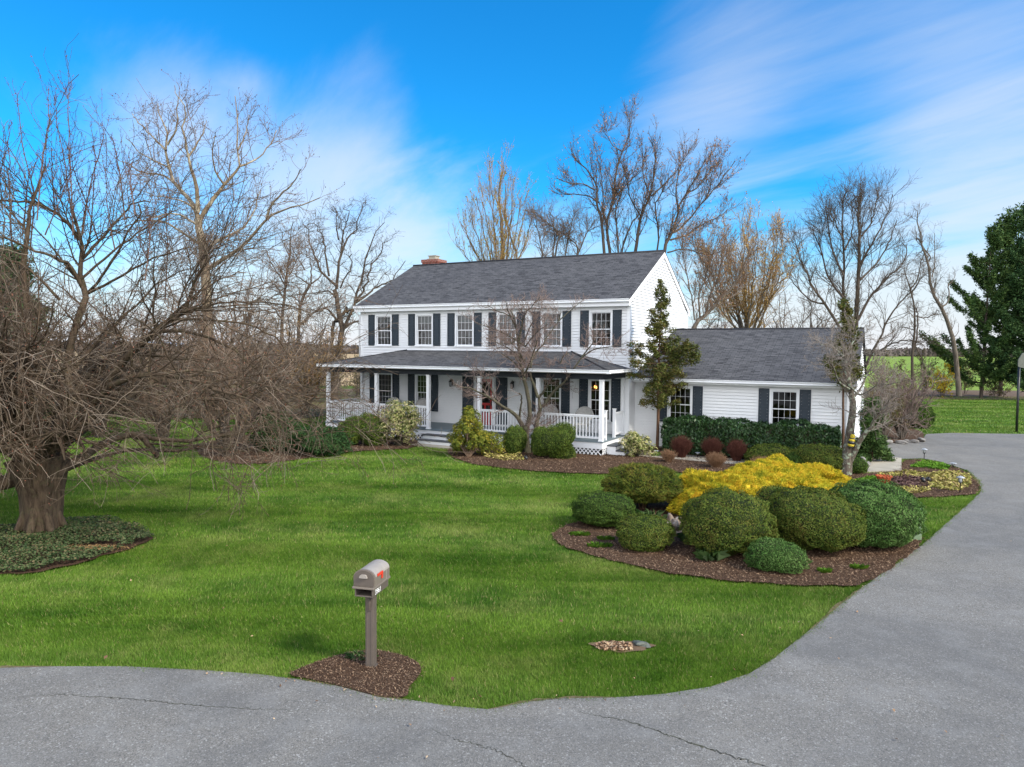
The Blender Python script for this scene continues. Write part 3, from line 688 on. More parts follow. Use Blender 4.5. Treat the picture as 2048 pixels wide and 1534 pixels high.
b = MB(); b.tube([(xl, YR, zRr+.005), (xr, YR, zRr+.005)], .055, 6); b.build('ridge_cap', M['cap'], roof)
# eaves: fascia box, gutter, frieze
GUT = [(0, 0), (.085, 0), (.115, .03), (.10, .07), (.125, .12), (.125, .135), (.10, .135), (.085, .05), (0, .05)]
def gutter(name, p0, p1, out, par=house):
    b = MB(); b.prism(GUT, out, (0, 0, 1), p0, p1); return b.build(name, M['white'], par)
b = MB(); b.box(xl, xr-.02, -.29, .0, 5.60, 5.80); b.box(xl, xr-.02, D_, D_+.29, 5.60, 5.80); b.build('eave_box', M['white'], house)
gutter('gutter', (xl-.03, -.291, 5.745), (xr+.02, -.291, 5.745), (0, -1, 0))
def rake(b, x, dx, sgn=1, w=.20):
    for y0, y1 in ((yE, YR), (D_-yE, YR)):
        sl = (zRr-zE)/(YR-yE); dz = w*math.sqrt(1+sl*sl)
        P = [(x, y0, zE-.042), (x, y1, zRr-.042), (x, y1, zRr-.042-dz), (x, y0, zE-.042-dz)]
        Q = [(x+dx, y, z) for _, y, z in P]
        b.face(P); b.face(Q[::-1])
        for i in range(4): b.face([P[i], P[(i+1) % 4], Q[(i+1) % 4], Q[i]])
b = MB(); rake(b, .031, .035); b.build('rake_board', M['white'], house)
b = MB(); rake(b, -L_-.021, -.03); b.build('rake_board', M['white'], house)
for x, y, dx, dy in ((0, 0, -1, 1), (-L_, 0, 1, 1), (0, D_, -1, -1)):
    b = MB(); sx = 1 if x == 0 else -1; sy = -1 if y == 0 else 1
    b.box(min(x+sx*.03, x+dx*.11), max(x+sx*.03, x+dx*.11), min(y+sy*.03, y+sy*.001), max(y+sy*.03, y+sy*.001), .36, 5.6)
    b.box(min(x+sx*.001, x+sx*.03), max(x+sx*.001, x+sx*.03), min(y+sy*.001, y+dy*.11), max(y+sy*.001, y+dy*.11), .36, 5.6); b.build('corner_board', M['white'], house)
# chimney behind the ridge
cp = ywall(867, 515, 5.6); cx = float(cp[0]); cw = .55
b = MB(); zt = float(ywall(867, 520, 5.6)[2])
def uvbox(b, x0, x1, y0, y1, z0, z1):
    for (p, q) in (((x0, y0), (x1, y0)), ((x1, y0), (x1, y1)), ((x1, y1), (x0, y1)), ((x0, y1), (x0, y0))):
        l = math.hypot(q[0]-p[0], q[1]-p[1]); b.face([(*p, z0), (*q, z0), (*q, z1), (*p, z1)], [(0, z0), (l, z0), (l, z1), (0, z1)])
    b.face([(x0, y0, z1), (x1, y0, z1), (x1, y1, z1), (x0, y1, z1)]); b.face([(x0, y1, z0), (x1, y1, z0), (x1, y0, z0), (x0, y0, z0)])
uvbox(b, cx-cw+.04, cx+cw-.04, 5.25, 6.05, 6.5, zt-.16); uvbox(b, cx-cw, cx+cw, 5.21, 6.09, zt-.16, zt-.0)
ch = b.build('chimney', M['brick'], house)
b = MB(); b.box(cx-.3, cx+.3, 5.4, 5.9, zt, zt+.06); b.box(cx-.22, cx+.22, 5.46, 5.84, zt+.06, zt+.2); b.box(cx-.26, cx+.26, 5.42, 5.88, zt+.2, zt+.235); b.build('chimney_pot', M['concrete'], ch)

def window(x0, x1, z0, z1, yp, nx=4, nz=2, sill=True):
    """double-hung sash: frame > sash, pane"""
    b = MB(); t = .075
    b.box(x0, x0+t, yp-.045, yp+.09, z0, z1); b.box(x1-t, x1, yp-.045, yp+.09, z0, z1)
    b.box(x0+t, x1-t, yp-.045, yp+.09, z1-t, z1); b.box(x0+t, x1-t, yp-.045, yp+.09, z0, z0+t*.6)
    b.box(x0-.02, x1+.02, yp-.075, yp-.045, z0-.015, z0+.04)
    f = b.build('window', M['white'], house)
    a0, a1, c0, c1 = x0+t, x1-t, z0+t*.6, z1-t; zm = (c0+c1)/2
    for (s0, s1, y) in ((c0, zm+.018, yp+.045), (zm-.018, c1, yp+.015)):
        b = MB(); w = .036
        b.box(a0, a0+w, y, y+.03, s0, s1); b.box(a1-w, a1, y, y+.03, s0, s1); b.box(a0+w, a1-w, y, y+.03, s1-w, s1); b.box(a0+w, a1-w, y, y+.03, s0, s0+w)
        for i in range(1, nx): xx = a0+w + (a1-a0-2*w)*i/nx; b.box(xx-.0048, xx+.0048, y+.010, y+.019, s0+w, s1-w)
        for i in range(1, nz): zz = s0+w + (s1-s0-2*w)*i/nz; b.box(a0+w, a1-w, y+.0115, y+.0175, zz-.0048, zz+.0048)
        b.build('sash', M['white'], f)
        b = MB(); b.face([(a0+w, y+.024, s0+w), (a1-w, y+.024, s0+w), (a1-w, y+.024, s1-w), (a0+w, y+.024, s1-w)]); b.build('pane', M['glass'], f)
    return f, (a0, a1, c0, c1)
def blind(f, box, frac, yp):
    a0, a1, c0, c1 = box; b = MB(); zb = c1-(c1-c0)*frac; n = 14
    for i in range(n):
        z0 = zb+(c1-zb)*i/n; z1 = zb+(c1-zb)*(i+1)/n; b.face([(a0, yp+.13, z0), (a1, yp+.13, z0), (a1, yp+.15, z1), (a0, yp+.15, z1)])
    b.build('blind', M['blind'], f)
def drape(f, box, yp, wd):
    a0, a1, c0, c1 = box; b = MB()
    for s in (0, 1):
        n = 12
        for i in range(n):
            u = lambda k: (a0 + wd*k/n) if s == 0 else (a1 - wd*k/n)
            y = lambda k: yp+.2+.03*math.sin(k*2.2)
            b.face([(u(i), y(i), c0), (u(i+1), y(i+1), c0), (u(i+1), y(i+1), c1), (u(i), y(i), c1)])
    b.build('curtain', M['blind'], f)
for i, (a, c) in enumerate(W2):
    f, bx = window(a, c, *Z2, 0)
    if i in (0, 1, 2, 3): blind(f, bx, (.20, .26, .24, .22)[i], 0)
    else: drape(f, bx, 0, .12)
for i, (a, c) in enumerate(W1):
    f, bx = window(a, c, *Z1, 0, 4, 3 if i != 3 else 2)
def shutter(x0, x1, z0, z1, yp):
    b = MB(); w = .05; t = .035; y1 = yp-.018; y0 = y1-t
    b.box(x0, x0+w, y0, y1, z0, z1); b.box(x1-w, x1, y0, y1, z0, z1); zm = z0+(z1-z0)*.52
    for a, c in ((z0, z0+.07), (zm-.035, zm+.035), (z1-.07, z1)): b.box(x0+w, x1-w, y0, y1, a, c)
    for a, c in ((z0+.07, zm-.035), (zm+.035, z1-.07)):
        b.box(x0+w, x1-w, y0+.022, y1, a, c); b.box(x0+w+.035, x1-w-.035, y0+.006, y0+.022, a+.035, c-.035)
    b.build('shutter', M['shutter'], house)
for a, c in SH2: shutter(a, c, 4.005, 5.47, 0)
for a, c in SH1: shutter(a, c, 1.015, 2.74, 0)
for a, c in ((-7.70, -7.14), (-5.99, -5.43)): shutter(a, c, .62, 2.66, 0)
# red door with a glazed storm door
b = MB(); x0, x1, z0, z1 = DOOR
b.box(x0, x0+.09, -.05, .06, z0, z1); b.box(x1-.09, x1, -.05, .06, z0, z1); b.box(x0+.09, x1-.09, -.05, .06, z1-.09, z1)
df = b.build('door_frame', M['white'], house)
b = MB(); a, c = x0+.09, x1-.09
b.box(a, a+.13, .0, .045, z0, z1-.09); b.box(c-.13, c, .0, .045, z0, z1-.09); b.box(a+.13, c-.13, .0, .045, z0, z0+.52); b.box(a+.13, c-.13, .0, .045, z1-.22, z1-.09); b.box(a+.13, c-.13, .0, .045, 1.42, 1.52)
b.box((a+c)/2-.045, (a+c)/2+.045, .0, .045, z0+.52, 1.42)
for u, v in ((a+.19, (a+c)/2-.06), ((a+c)/2+.06, c-.19)): b.box(u, v, -.012, .0, z0+.1, z0+.44)
dr = b.build('door', M['red'], house)
b = MB()
for u, v, p, q in ((a+.13, c-.13, 1.52, z1-.22), (a+.13, (a+c)/2-.045, z0+.52, 1.42), ((a+c)/2+.045, c-.13, z0+.52, 1.42)): b.face([(u, .02, p), (v, .02, p), (v, .02, q), (u, .02, q)])
b.build('pane', M['glass'], dr)
b = MB(); b.lathe([(.0, -.03), (.022, -.02), (.03, 0), (.022, .02), (.0, .03)], (c-.065, -.04, 1.5), 10); b.box(c-.085, c-.045, -.02, .0, 1.4, 1.6); b.build('handle', M['black'], dr)
# carriage lanterns either side of the door
for px in (905, 1027):
    x = float(ywall(px, 762, 0)[0]); b = MB(); z = 2.25
    b.box(x-.04, x+.04, -.045, -.018, z-.02, z+.26); b.tube([(x, -.04, z+.22), (x, -.12, z+.30), (x, -.17, z+.24)], .010, 6)
    b.lathe([(.012, .25), (.03, .22), (.085, .16), (.09, .15), (.06, .15)], (x, -.17, z), 8); b.lathe([(.045, -.06), (.055, -.05), (.05, -.04)], (x, -.17, z), 8)
    for k in range(6): an = k*math.pi/3; b.bar((x+.05*math.cos(an), -.17+.05*math.sin(an), z-.05), (x+.075*math.cos(an), -.17+.075*math.sin(an), z+.15), .008, .008)
    lt = b.build('wall_lantern', M['black'], house)
    b = MB(); b.lathe([(.04, -.04), (.065, .14)], (x, -.17, z), 8); b.build('lantern_glass', M['lampglass'], lt)
# porch
PY, ZD = -2.53, .53
b = MB(); b.box(-L_, -.11, PY, -.02, ZD-.045, ZD); b.build('porch_deck', M['deck'], house)
b = MB(); b.box(-L_+.02, -.13, PY+.03, PY+.06, ZD-.28, ZD-.046); b.box(-.16, -.131, PY+.061, -.02, ZD-.28, ZD-.046); b.box(-L_+.02, -L_+.05, PY+.061, -.02, ZD-.28, ZD-.046); b.build('porch_skirt', M['white'], house)
PX = [-13.36, -10.59, -7.862, -5.386, -2.78, -.205]
for x in PX:
    b = MB(); y = PY+.1; b.box(x-.07, x+.07, y-.07, y+.07, ZD, 2.802); b.box(x-.085, x+.085, y-.085, y+.085, ZD, ZD+.05); b.box(x-.082, x+.082, y-.082, y+.082, 2.74, 2.795)
    b.build('porch_post', M['white'], house)
for x in (-13.40, -.22):
    b = MB(); b.box(x-.06, x+.06, -.13, -.02, ZD, 2.86); b.build('porch_post', M['white'], house)
def railing(p, q, ends=True):
    b = MB(); p, q = Vector(p), Vector(q); d = q-p; n = max(2, round(d.length/.125)); up = Vector((0, 0, 1))
    b.bar(p+up*.93, q+up*.93, .085, .045); b.bar(p+up*.885, q+up*.885, .04, .045); b.bar(p+up*.12, q+up*.12, .04, .07)
    for i in range(1, n): c = p + d*i/n; b.box(c.x-.017, c.x+.017, c.y-.017, c.y+.017, c.z+.155, c.z+.862)
    return b.build('railing', M['white'], house)
yb = PY+.1
for i, j in ((0, 1), (1, 2), (3, 4), (4, 5)): railing((PX[i]+.07, yb, ZD), (PX[j]-.07, yb, ZD))
railing((-13.36, yb+.07, ZD), (-13.38, -.13, ZD))
for y0, y1, yn in ((yb+.07, yb+.38, yb+.42), (-.13, -1.0, -1.05)):
    railing((-.205, y0, ZD), (-.205, y1, ZD)); b = MB(); b.box(-.255, -.155, yn-.05, yn+.05, ZD, ZD+1.08); b.box(-.27, -.14, yn-.065, yn+.065, ZD+1.08, ZD+1.11); b.build('newel_post', M['white'], house)
def step(x0, x1, y0, y1, z, ax):
    b = MB(); b.box(x0, x1, y0, y1, 0.01, z-.04); b.k = 1
    if ax == 'y': b.box(x0-.03, x1+.03, y0-.035, y1, z-.04, z)
    else: b.box(x0, x1+.035, y0-.03, y1+.03, z-.04, z)
    b.build('porch_step', [M['white'], M['tread']], house)
step(-7.85, -5.40, -2.87, -2.50, .355, 'y'); step(-7.85, -5.40, -3.21, -2.872, .18, 'y')
step(-.13, .22, -2.0, -1.05, .355, 'x'); step(.222, .56, -2.0, -1.05, .18, 'x')
def lattice(o, al, length):
    b = MB(); o, al = Vector(o), Vector(al); nrm = Vector((-al.y, al.x, 0)); z0, z1 = .03, .262; h = z1-z0; s = .155; n = int(length/s)
    for lay, sg in ((0, 1), (.008, -1)):
        for i in range(-1, n+1):
            u0, u1 = (i*s, i*s+h) if sg > 0 else (i*s+h, i*s)
            if min(u0, u1) < 0 or max(u0, u1) > length: continue
            b.bar(o+al*u0+nrm*lay+Vector((0, 0, z0)), o+al*u1+nrm*lay+Vector((0, 0, z1)), .008, .034, up=(al.x, al.y, 0))
    b.build('lattice', M['white'], house)
lattice((-5.38, PY+.05, 0), (1, 0, 0), 5.24); lattice((-13.4, PY+.05, 0), (1, 0, 0), 5.5); lattice((-.15, PY+.07, 0), (0, 1, 0), 2.3)
b = MB(); b.box(-L_+.1, -.2, PY+.12, -.05, .004, .03); b.k = 0; b.box(-L_+.1, -.2, PY+.14, PY+.16, .03, .26); b.build('under_porch', M['hollow'], house)  # near-black slab and panel paint the shade behind the lattice
# porch roof with hipped ends
xa, xb, ye, ze, zw = -13.62, .16, -2.80, 3.14, 3.80; xi, xj = -10.77, -2.47
b = MB()
def uvface(b, P, ux):
    P = [Vector(p) for p in P]; ux = Vector(ux).normalized(); n = (P[1]-P[0]).cross(P[2]-P[0]).normalized(); vy = n.cross(ux); b.face(P, [((p-P[0]).dot(ux), (p-P[0]).dot(vy)) for p in P])
uvface(b, [(xa, ye, ze), (xb, ye, ze), (xj, -.004, zw), (xi, -.004, zw)], (1, 0, 0))
uvface(b, [(xb, ye, ze), (xb, -.004, ze), (xj, -.004, zw)], (0, 1, 0))
uvface(b, [(xa, -.004, ze), (xa, ye, ze), (xi, -.004, zw)], (0, -1, 0))
b.face([(xa, ye, ze-.05), (xa, -.004, ze-.05), (xb, -.004, ze-.05), (xb, ye, ze-.05)])
for p, q in (((xa, ye), (xb, ye)), ((xb, ye), (xb, -.004)), ((xa, -.004), (xa, ye))): b.face([(*p, ze-.05), (*q, ze-.05), (*q, ze), (*p, ze)])
proof = b.build('porch_roof', M['roof'], house)
for p, q in (((xi, -.01, zw), (xa, ye, ze)), ((xj, -.01, zw), (xb, ye, ze))):
    b = MB(); b.tube([p, q], .04, 6); b.build('hip_cap', M['cap'], proof)
b = MB(); b.box(xa+.03, xb-.03, ye+.02, ye+.05, ze-.112, ze-.052); b.box(xb-.05, xb-.02, ye+.051, -.02, ze-.112, ze-.052); b.box(xa+.02, xa+.05, ye+.051, -.02, ze-.112, ze-.052); b.build('porch_fascia', M['white'], house)
gutter('gutter', (xa-.02, ye+.018, ze-.115), (xb+.1, ye+.018, ze-.115), (0, -1, 0)); gutter('gutter', (xb-.018, -.03, ze-.115), (xb-.018, ye-.1, ze-.115), (1, 0, 0))
b = MB(); b.box(-13.46, -.13, PY+.01, PY+.19, 2.80, 3.039); b.box(-.30, -.131, PY+.191, -.02, 2.80, 3.039); b.box(-13.46, -13.29, PY+.191, -.02, 2.80, 3.039)
b.build('porch_beam', M['navy'], house)
b = MB(); b.box(-13.5, .1, PY-.2, -.02, 3.04, 3.065); b.build('porch_ceiling', M['white'], house)
# garage wing
GX, GY = 7.95, .72; gyr, gzr = 6.5, 4.86; gye, gze = .40, 2.80; GD = 2*gyr-GY
GW = [(1.36, 2.345), (5.175, 6.195)]; GZ = (1.06, 2.50)
clap('garage_wall', (0, GY, 0), (1, 0, 0), (0, -1, 0), lambda z: 0, lambda z: GX, .08, 2.68, [(a, c, *GZ) for a, c in GW])
gg = lambda z: 0 if z < 2.7 else (z-2.7)/(4.72-2.7)*(gyr-GY)
clap('garage_wall', (GX, GY, 0), (0, 1, 0), (1, 0, 0), lambda z: gg(z), lambda z: GD-GY-gg(z), .08, 4.7)
b = MB(); b.box(.03, GX-.02, GY+.03, GD-.03, 0, .2); b.build('foundation', M['concrete'], house)
b = MB(); b.box(.05, GX-.05, 4.5, 4.6, .2, 2.6); b.box(.05, GX-.05, GY+.05, GD-.1, 2.6, 2.65); b.box(.05, GX-.05, GY+.05, GD-.1, .201, .22); b.box(.05, GX-.05, GD-.08, GD-.05, .22, 2.6); b.build('interior', M['room'], house)
for a, c in GW: window(a, c, *GZ, GY)
for a, c in ((.965, 1.35), (2.355, 2.735), (4.79, 5.165), (6.205, 6.585)): shutter(a, c, 1.07, 2.51, GY)
b = MB(); slope(b, (.012, gye, gze), (GX+.11, gye, gze), (GX+.11, gyr, gzr), (.012, gyr, gzr), .06, 1.7)
slope(b, (GX+.11, GD+.3, gze), (.012, GD+.3, gze), (.012, gyr, gzr), (GX+.11, gyr, gzr), .06); groof = b.build('garage_roof', M['roof'], house)
b = MB(); b.tube([(.02, gyr, gzr+.005), (GX+.11, gyr, gzr+.005)], .05, 6); b.build('ridge_cap', M['cap'], groof)
b = MB(); b.box(.025, GX+.09, gye+.01, GY, 2.60, 2.72); b.build('eave_box', M['white'], house)
gutter('gutter', (.03, gye+.009, 2.655), (GX+.14, gye+.009, 2.655), (0, -1, 0))
b = MB(); sl = (gzr-gze)/(gyr-gye); P = [(GX+.021, gye, gze-.065), (GX+.021, gyr, gzr-.065), (GX+.021, gyr, gzr-.24), (GX+.021, gye, gze-.24)]; Q = [(x+.04, y, z) for x, y, z in P]
b.face(P); b.face(Q[::-1]); [b.face([P[i], P[(i+1) % 4], Q[(i+1) % 4], Q[i]]) for i in range(4)]; b.build('rake_board', M['white'], house)
b = MB(); b.box(GX-.11, GX+.03, GY-.03, GY-.001, .2, 2.6); b.box(GX+.001, GX+.03, GY-.001, GY+.11, .2, 2.6); b.build('corner_board', M['white'], house)
b = MB(); b.box(GX-.20, GX-.13, GY-.09, GY-.031, .1, 2.6); b.build('downspout', M['white'], house)
b = MB(); b.box(.001, .03, 0.12, GY-.02, .2, 2.6); b.build('corner_board', M['siding'], house)
b = MB(); b.tube([(-L_-.1, -.34, 5.72), (-L_-.07, -.2, 5.5), (-L_-.06, -.06, 5.4), (-L_-.06, -.06, 3.4)], .04, 6); b.build('downspout', M['white'], house)
# ---------------------------------------------------------------- trees
def catmull(P, k):
    P = np.asarray(P, float); n = len(P)
    Q = np.concatenate([[2*P[0]-P[1]], P, [2*P[-1]-P[-2]]]); t = np.linspace(0, n-1, k); i = np.minimum(t.astype(int), n-2); f = (t-i)[:, None]
    a, b_, c, d = Q[i], Q[i+1], Q[i+2], Q[i+3]
    return .5*((2*b_) + (c-a)*f + (2*a-5*b_+4*c-d)*f*f + (3*b_-a-3*c+d)*f**3)
LK = 14
def limb(px, Y0, Y1, w0, w1, wob=.0, k=LK):
    """a limb followed on the photograph: pixel path, distance at both ends, pixel widths"""
    n = len(px); Ys = np.linspace(Y0, Y1, n)
    P = catmull([at(x, y, Y) for (x, y), Y in zip(px, Ys)], k)
    if wob: P += R_.normal(size=P.shape)*wob*np.linspace(0, 1, k)[:, None]
    w = (w0 + (w1-w0)*np.linspace(0, 1, k)**.8)*np.linspace(Y0, Y1, k)/F/2*(.82 if Y0 < 40 else .66)
    return P, w
def spawn(P, R, per_m, t0, ang, ln, k, wig, tr0, tr1, rf, rmax, rtip, lsd=.3, decay=.35, asd=.25, flat=0.0, n=None, endbias=0):
    """side shoots along the tubes (P,R); tr0..tr1 lifts (or droops) them from base to tip"""
    m, kk, _ = P.shape; seg = np.linalg.norm(np.diff(P, axis=1), axis=2); Ln = seg.sum(1)
    N = n or max(1, int(per_m*Ln.sum())); idx = R_.choice(m, N, p=Ln/Ln.sum()); u = R_.uniform(0, 1, N)
    if endbias: u = u**(1/(1+endbias))
    t = t0 + (1-t0)*u
    f = t*(kk-1); i = np.minimum(f.astype(int), kk-2); f = (f-i)[:, None]
    base = P[idx, i]*(1-f) + P[idx, i+1]*f; tan = unit(P[idx, i+1]-P[idx, i]); r = R[idx, i]*(1-f[:, 0]) + R[idx, i+1]*f[:, 0]
    rd = R_.normal(size=(N, 3)); rd[:, 2] *= (1-flat); perp = unit(rd - (rd*tan).sum(1, keepdims=True)*tan)
    a = np.clip(R_.normal(ang, asd, N), .15, 1.7)[:, None]; d = np.cos(a)*tan + np.sin(a)*perp
    L = (ln*np.exp(np.clip(R_.normal(0, lsd, N), -1.6*lsd, 1.5*lsd))*(1-decay*t))[:, None]; st = L/(k-1)
    pts = [base]; p = base
    for j in range(1, k):
        d = unit(d + wig*R_.normal(size=(N, 3)) + np.array([0, 0, tr0 + (tr1-tr0)*j/k])); p = p + d*st; pts.append(p)
    r0 = np.minimum(r*rf, rmax)[:, None]; w = np.linspace(0, 1, k)[None]
    return np.stack(pts, 1), np.maximum(r0*(1-w) + rtip*w, rtip*.9)
def buds(P, n, size, asp=.6, jitter=.03, t0=.3):
    m, k, _ = P.shape; i = R_.integers(0, m, n); j = R_.integers(max(1, int(t0*k)), k, n)
    c = P[i, j] + R_.normal(size=(n, 3))*jitter
    return quads(c, R_.normal(size=(n, 3)), size*R_.uniform(.6, 1.4, n), asp)
def assemble(name, label, cat, base, limbs, levels, mt, ms, budspec=None, group=None, minz=.05, keep=1, zcut=None):
    seed(label)
    """trunk = the limbs (and first side branches when keep=2), crown = the rest"""
    root = thing(name, label, cat, base, 0, group); org = np.array([base[0], base[1], base[2]])
    P = np.stack([l[0] for l in limbs]); R = np.stack([l[1] for l in limbs])
    tr = [(*tubes(P, R, 9), 0)]; cr = []; cur = (P, R); allp = []
    for q, lv in enumerate(levels):
        src = cur
        if lv.get('src') == 'all' and allp: src = None
        cur = spawn(*cur, **{k: v for k, v in lv.items() if k not in ('src', 'sides', 'mix')})
        if zcut is not None: ok = cur[0][..., 2].min(1) > zcut; cur = (cur[0][ok], cur[1][ok])
        cur[0][..., 2] = np.maximum(cur[0][..., 2], minz)
        s = lv.get('sides', 3 if q else 5)
        (tr if q < keep-1 else cr).append((*tubes(cur[0], cur[1], s), 0)); allp.append(cur[0])
    mats = [ms]
    if budspec:
        n, size, mb = budspec[:3]; t0 = budspec[3] if len(budspec) > 3 else .3
        cr.append((*buds(allp[-1], n//2, size, t0=t0), 1)); cr.append((*buds(allp[-2] if len(allp) > 1 else allp[-1], n//2, size, t0=t0), 1)); mats.append(mb)
    mesh_np('trunk', tr, mt, root, None, org, True); mesh_np('crown', cr, mats, root, None, org)
    return root
def jit(Y, s): return Y + R_.uniform(-s, s)
def vase(base, h, stems, spread, r0, lean=(0, 0), k=LK, curve=.35, bottom=.0, wig=.03):
    """free limbs rising from one base"""
    out = []; b = np.array(base, float)
    for i in range(stems):
        a = 6.283*(i+R_.uniform(-.3, .3))/stems; e = R_.uniform(.25, 1.0)*spread if i else spread*.08; hh = h*R_.uniform(.72, 1.0)*(1 - .25*(e/max(spread, 1e-3))**2)
        t = np.linspace(0, 1, k)[:, None]; rad = (bottom + (1-bottom)*t**(1-curve+.4))*e
        P = b + np.concatenate([np.cos(a)*rad + lean[0]*t, np.sin(a)*rad + lean[1]*t, hh*t], 1)
        P += np.cumsum(R_.normal(size=(k, 3))*wig*h/k, 0)*t
        rr = r0*R_.uniform(.55, 1.0)*(1-t[:, 0])**.8 + .012
        out.append((P, rr))
    return out

# --- old cherry on the left: traced boughs, and others that reach towards and away from the viewer
def cherry():
    seed('cherry')
    Y = 14.6; b0 = G(83, 1064); c = b0.copy(); lb = []
    t = np.linspace(0, 1, LK)
    P = catmull([at(84, 1075, Y), at(84, 1040, Y), at(84, 1000, Y), at(82, 960, Y), at(76, 915, Y)], LK); P[0, 2] = -.1
    lb.append((P, np.interp(t, [0, .08, .3, .6, .85, 1], [.50, .43, .385, .41, .52, .60])))
    for i in range(7):                                           # root flare
        a = i*.9 + .3; d = np.array([math.cos(a), math.sin(a), 0]); q = b0 + np.array([0, 0, .0])
        lb.append((catmull([q + d*.12 + [0, 0, .75], q + d*.30 + [0, 0, .34], q + d*.42 + [0, 0, .08], q + d*.56 + [0, 0, -.08]], LK), np.interp(t, [0, 1], [.12, .05])))
    T = [([(62, 945), (25, 958), (-30, 972), (-120, 950)], Y, Y-.6, 62, 22), ([(60, 935), (0, 880), (-60, 780), (-140, 700)], Y, Y+.8, 34, 8),
         ([(110, 950), (150, 922), (200, 892), (228, 878), (266, 868), (310, 877), (370, 880), (440, 872), (520, 850)], Y-.1, Y+3.2, 30, 5), ([(262, 868), (290, 880), (306, 900), (312, 914)], Y+1.2, Y+1.0, 18, 12),
         ([(120, 945), (170, 924), (228, 907), (270, 898), (330, 901), (390, 898), (430, 893), (500, 905)], Y+.2, Y+4.2, 14, 4),
         ([(75, 920), (76, 850), (72, 780), (66, 720), (58, 640), (45, 529), (60, 450), (69, 405), (90, 330)], Y, Y+.5, 36, 4), ([(90, 920), (120, 850), (138, 780), (136, 718), (150, 650), (173, 588), (159, 558), (164, 519), (159, 479), (150, 430)], Y+.2, Y+1.5, 32, 6),
         ([(165, 575), (139, 529), (119, 519), (74, 501), (20, 480), (-40, 470)], Y+1.0, Y-.5, 12, 4), ([(159, 479), (140, 452), (112, 425), (69, 407), (30, 402), (-20, 398)], Y+1.4, Y+.4, 11, 4),
         ([(164, 519), (200, 480), (235, 440), (262, 412), (300, 400)], Y+1.4, Y+2.2, 9, 3), ([(173, 588), (200, 560), (225, 520), (250, 480), (270, 440), (285, 410)], Y+1.3, Y+.4, 9, 3),
         ([(120, 900), (180, 810), (248, 720), (273, 698), (310, 662), (347, 638), (367, 623), (386, 580), (400, 545), (430, 510)], Y, Y-1.2, 30, 4), ([(367, 623), (395, 616), (420, 613), (470, 600), (530, 610)], Y-1, Y-1.6, 10, 3),
         ([(130, 880), (190, 800), (248, 755), (322, 749), (352, 753), (394, 765), (425, 778), (454, 796), (472, 812), (478, 838), (477, 862)], Y-.3, Y-2.4, 22, 4),
         ([(310, 662), (380, 665), (450, 690), (510, 735), (545, 790), (560, 830)], Y-.8, Y-.2, 10, 3), ([(322, 749), (400, 740), (480, 755), (550, 780), (610, 800), (650, 825)], Y-1.4, Y-.8, 9, 2.5),
         ([(300, 752), (400, 800), (480, 790), (560, 775), (610, 770), (655, 790)], Y-1, Y+.4, 9, 2.5), ([(425, 778), (500, 800), (575, 850), (600, 880), (585, 905)], Y-2.0, Y-2.2, 8, 2),
         ([(60, 780), (20, 740), (-30, 700), (-90, 690)], Y, Y-1.4, 14, 5), ([(58, 640), (20, 600), (-20, 590), (-70, 560)], Y, Y+.4, 10, 4),
         ([(173, 588), (230, 560), (300, 520), (360, 500), (420, 490)], Y+1, Y+.2, 9, 2), ([(160, 560), (230, 500), (300, 450), (350, 418)], Y+1, Y+1.6, 8, 2), ([(120, 600), (60, 540), (0, 510), (-50, 500)], Y+.4, Y-.6, 9, 2), ([(310, 662), (380, 600), (440, 560), (490, 545)], Y-.8, Y-.2, 9, 2),
         ([(347, 638), (420, 640), (500, 650), (560, 690), (600, 740)], Y-1, Y-.6, 9, 2), ([(90, 850), (150, 790), (250, 800), (340, 830), (420, 880)], Y-.4, Y-1.6, 10, 2), ([(100, 800), (180, 700), (260, 620), (330, 560), (400, 530)], Y+.3, Y+1.8, 11, 2)]
    for p, a, e, w0, w1 in T: lb.append(limb(p, a, e, w0*.86, w1, .03))
    top = lb[0][0][-2]
    for i in range(25):                                          # boughs in the other directions
        a = R_.uniform(-2.7, -.5) if i < 13 else R_.uniform(.5, 2.6); r = R_.uniform(1.7, 3.0) if i < 13 else R_.uniform(2.6, 4.6); hz = R_.uniform(.7, 3.0)
        d = np.array([math.cos(a), math.sin(a), 0]); zz = np.array([0, 0, 1.0])
        lb.append((catmull([top, top + d*r*.3 + zz*hz*.55, top + d*r*.62 + zz*hz, top + d*r*.85 + zz*hz*.85, top + d*r + zz*hz*.45], LK), np.linspace(.11, .012, LK)))
    lv = [dict(per_m=3.8, t0=.2, ang=.8, ln=1.75, k=8, wig=.13, tr0=.16, tr1=-.22, rf=.4, rmax=.024, rtip=.006, lsd=.4, decay=.3),
          dict(per_m=4.6, t0=.1, ang=.75, ln=.95, k=7, wig=.15, tr0=.10, tr1=-.18, rf=.7, rmax=.0095, rtip=.0040, lsd=.4, sides=3),
          dict(per_m=3.6, t0=.1, ang=.75, ln=.36, k=4, wig=.18, tr0=.05, tr1=-.06, rf=.7, rmax=.0055, rtip=.0028, lsd=.5, sides=3)]
    r = assemble('cherry_tree', 'huge spreading bare tree with thick trunk and drooping twigs, standing in the ivy bed', 'tree', b0, lb, lv, M['bark_cherry'], M['tw_cherry'], (13000, .012, M['bud_red']), zcut=.95, keep=2)
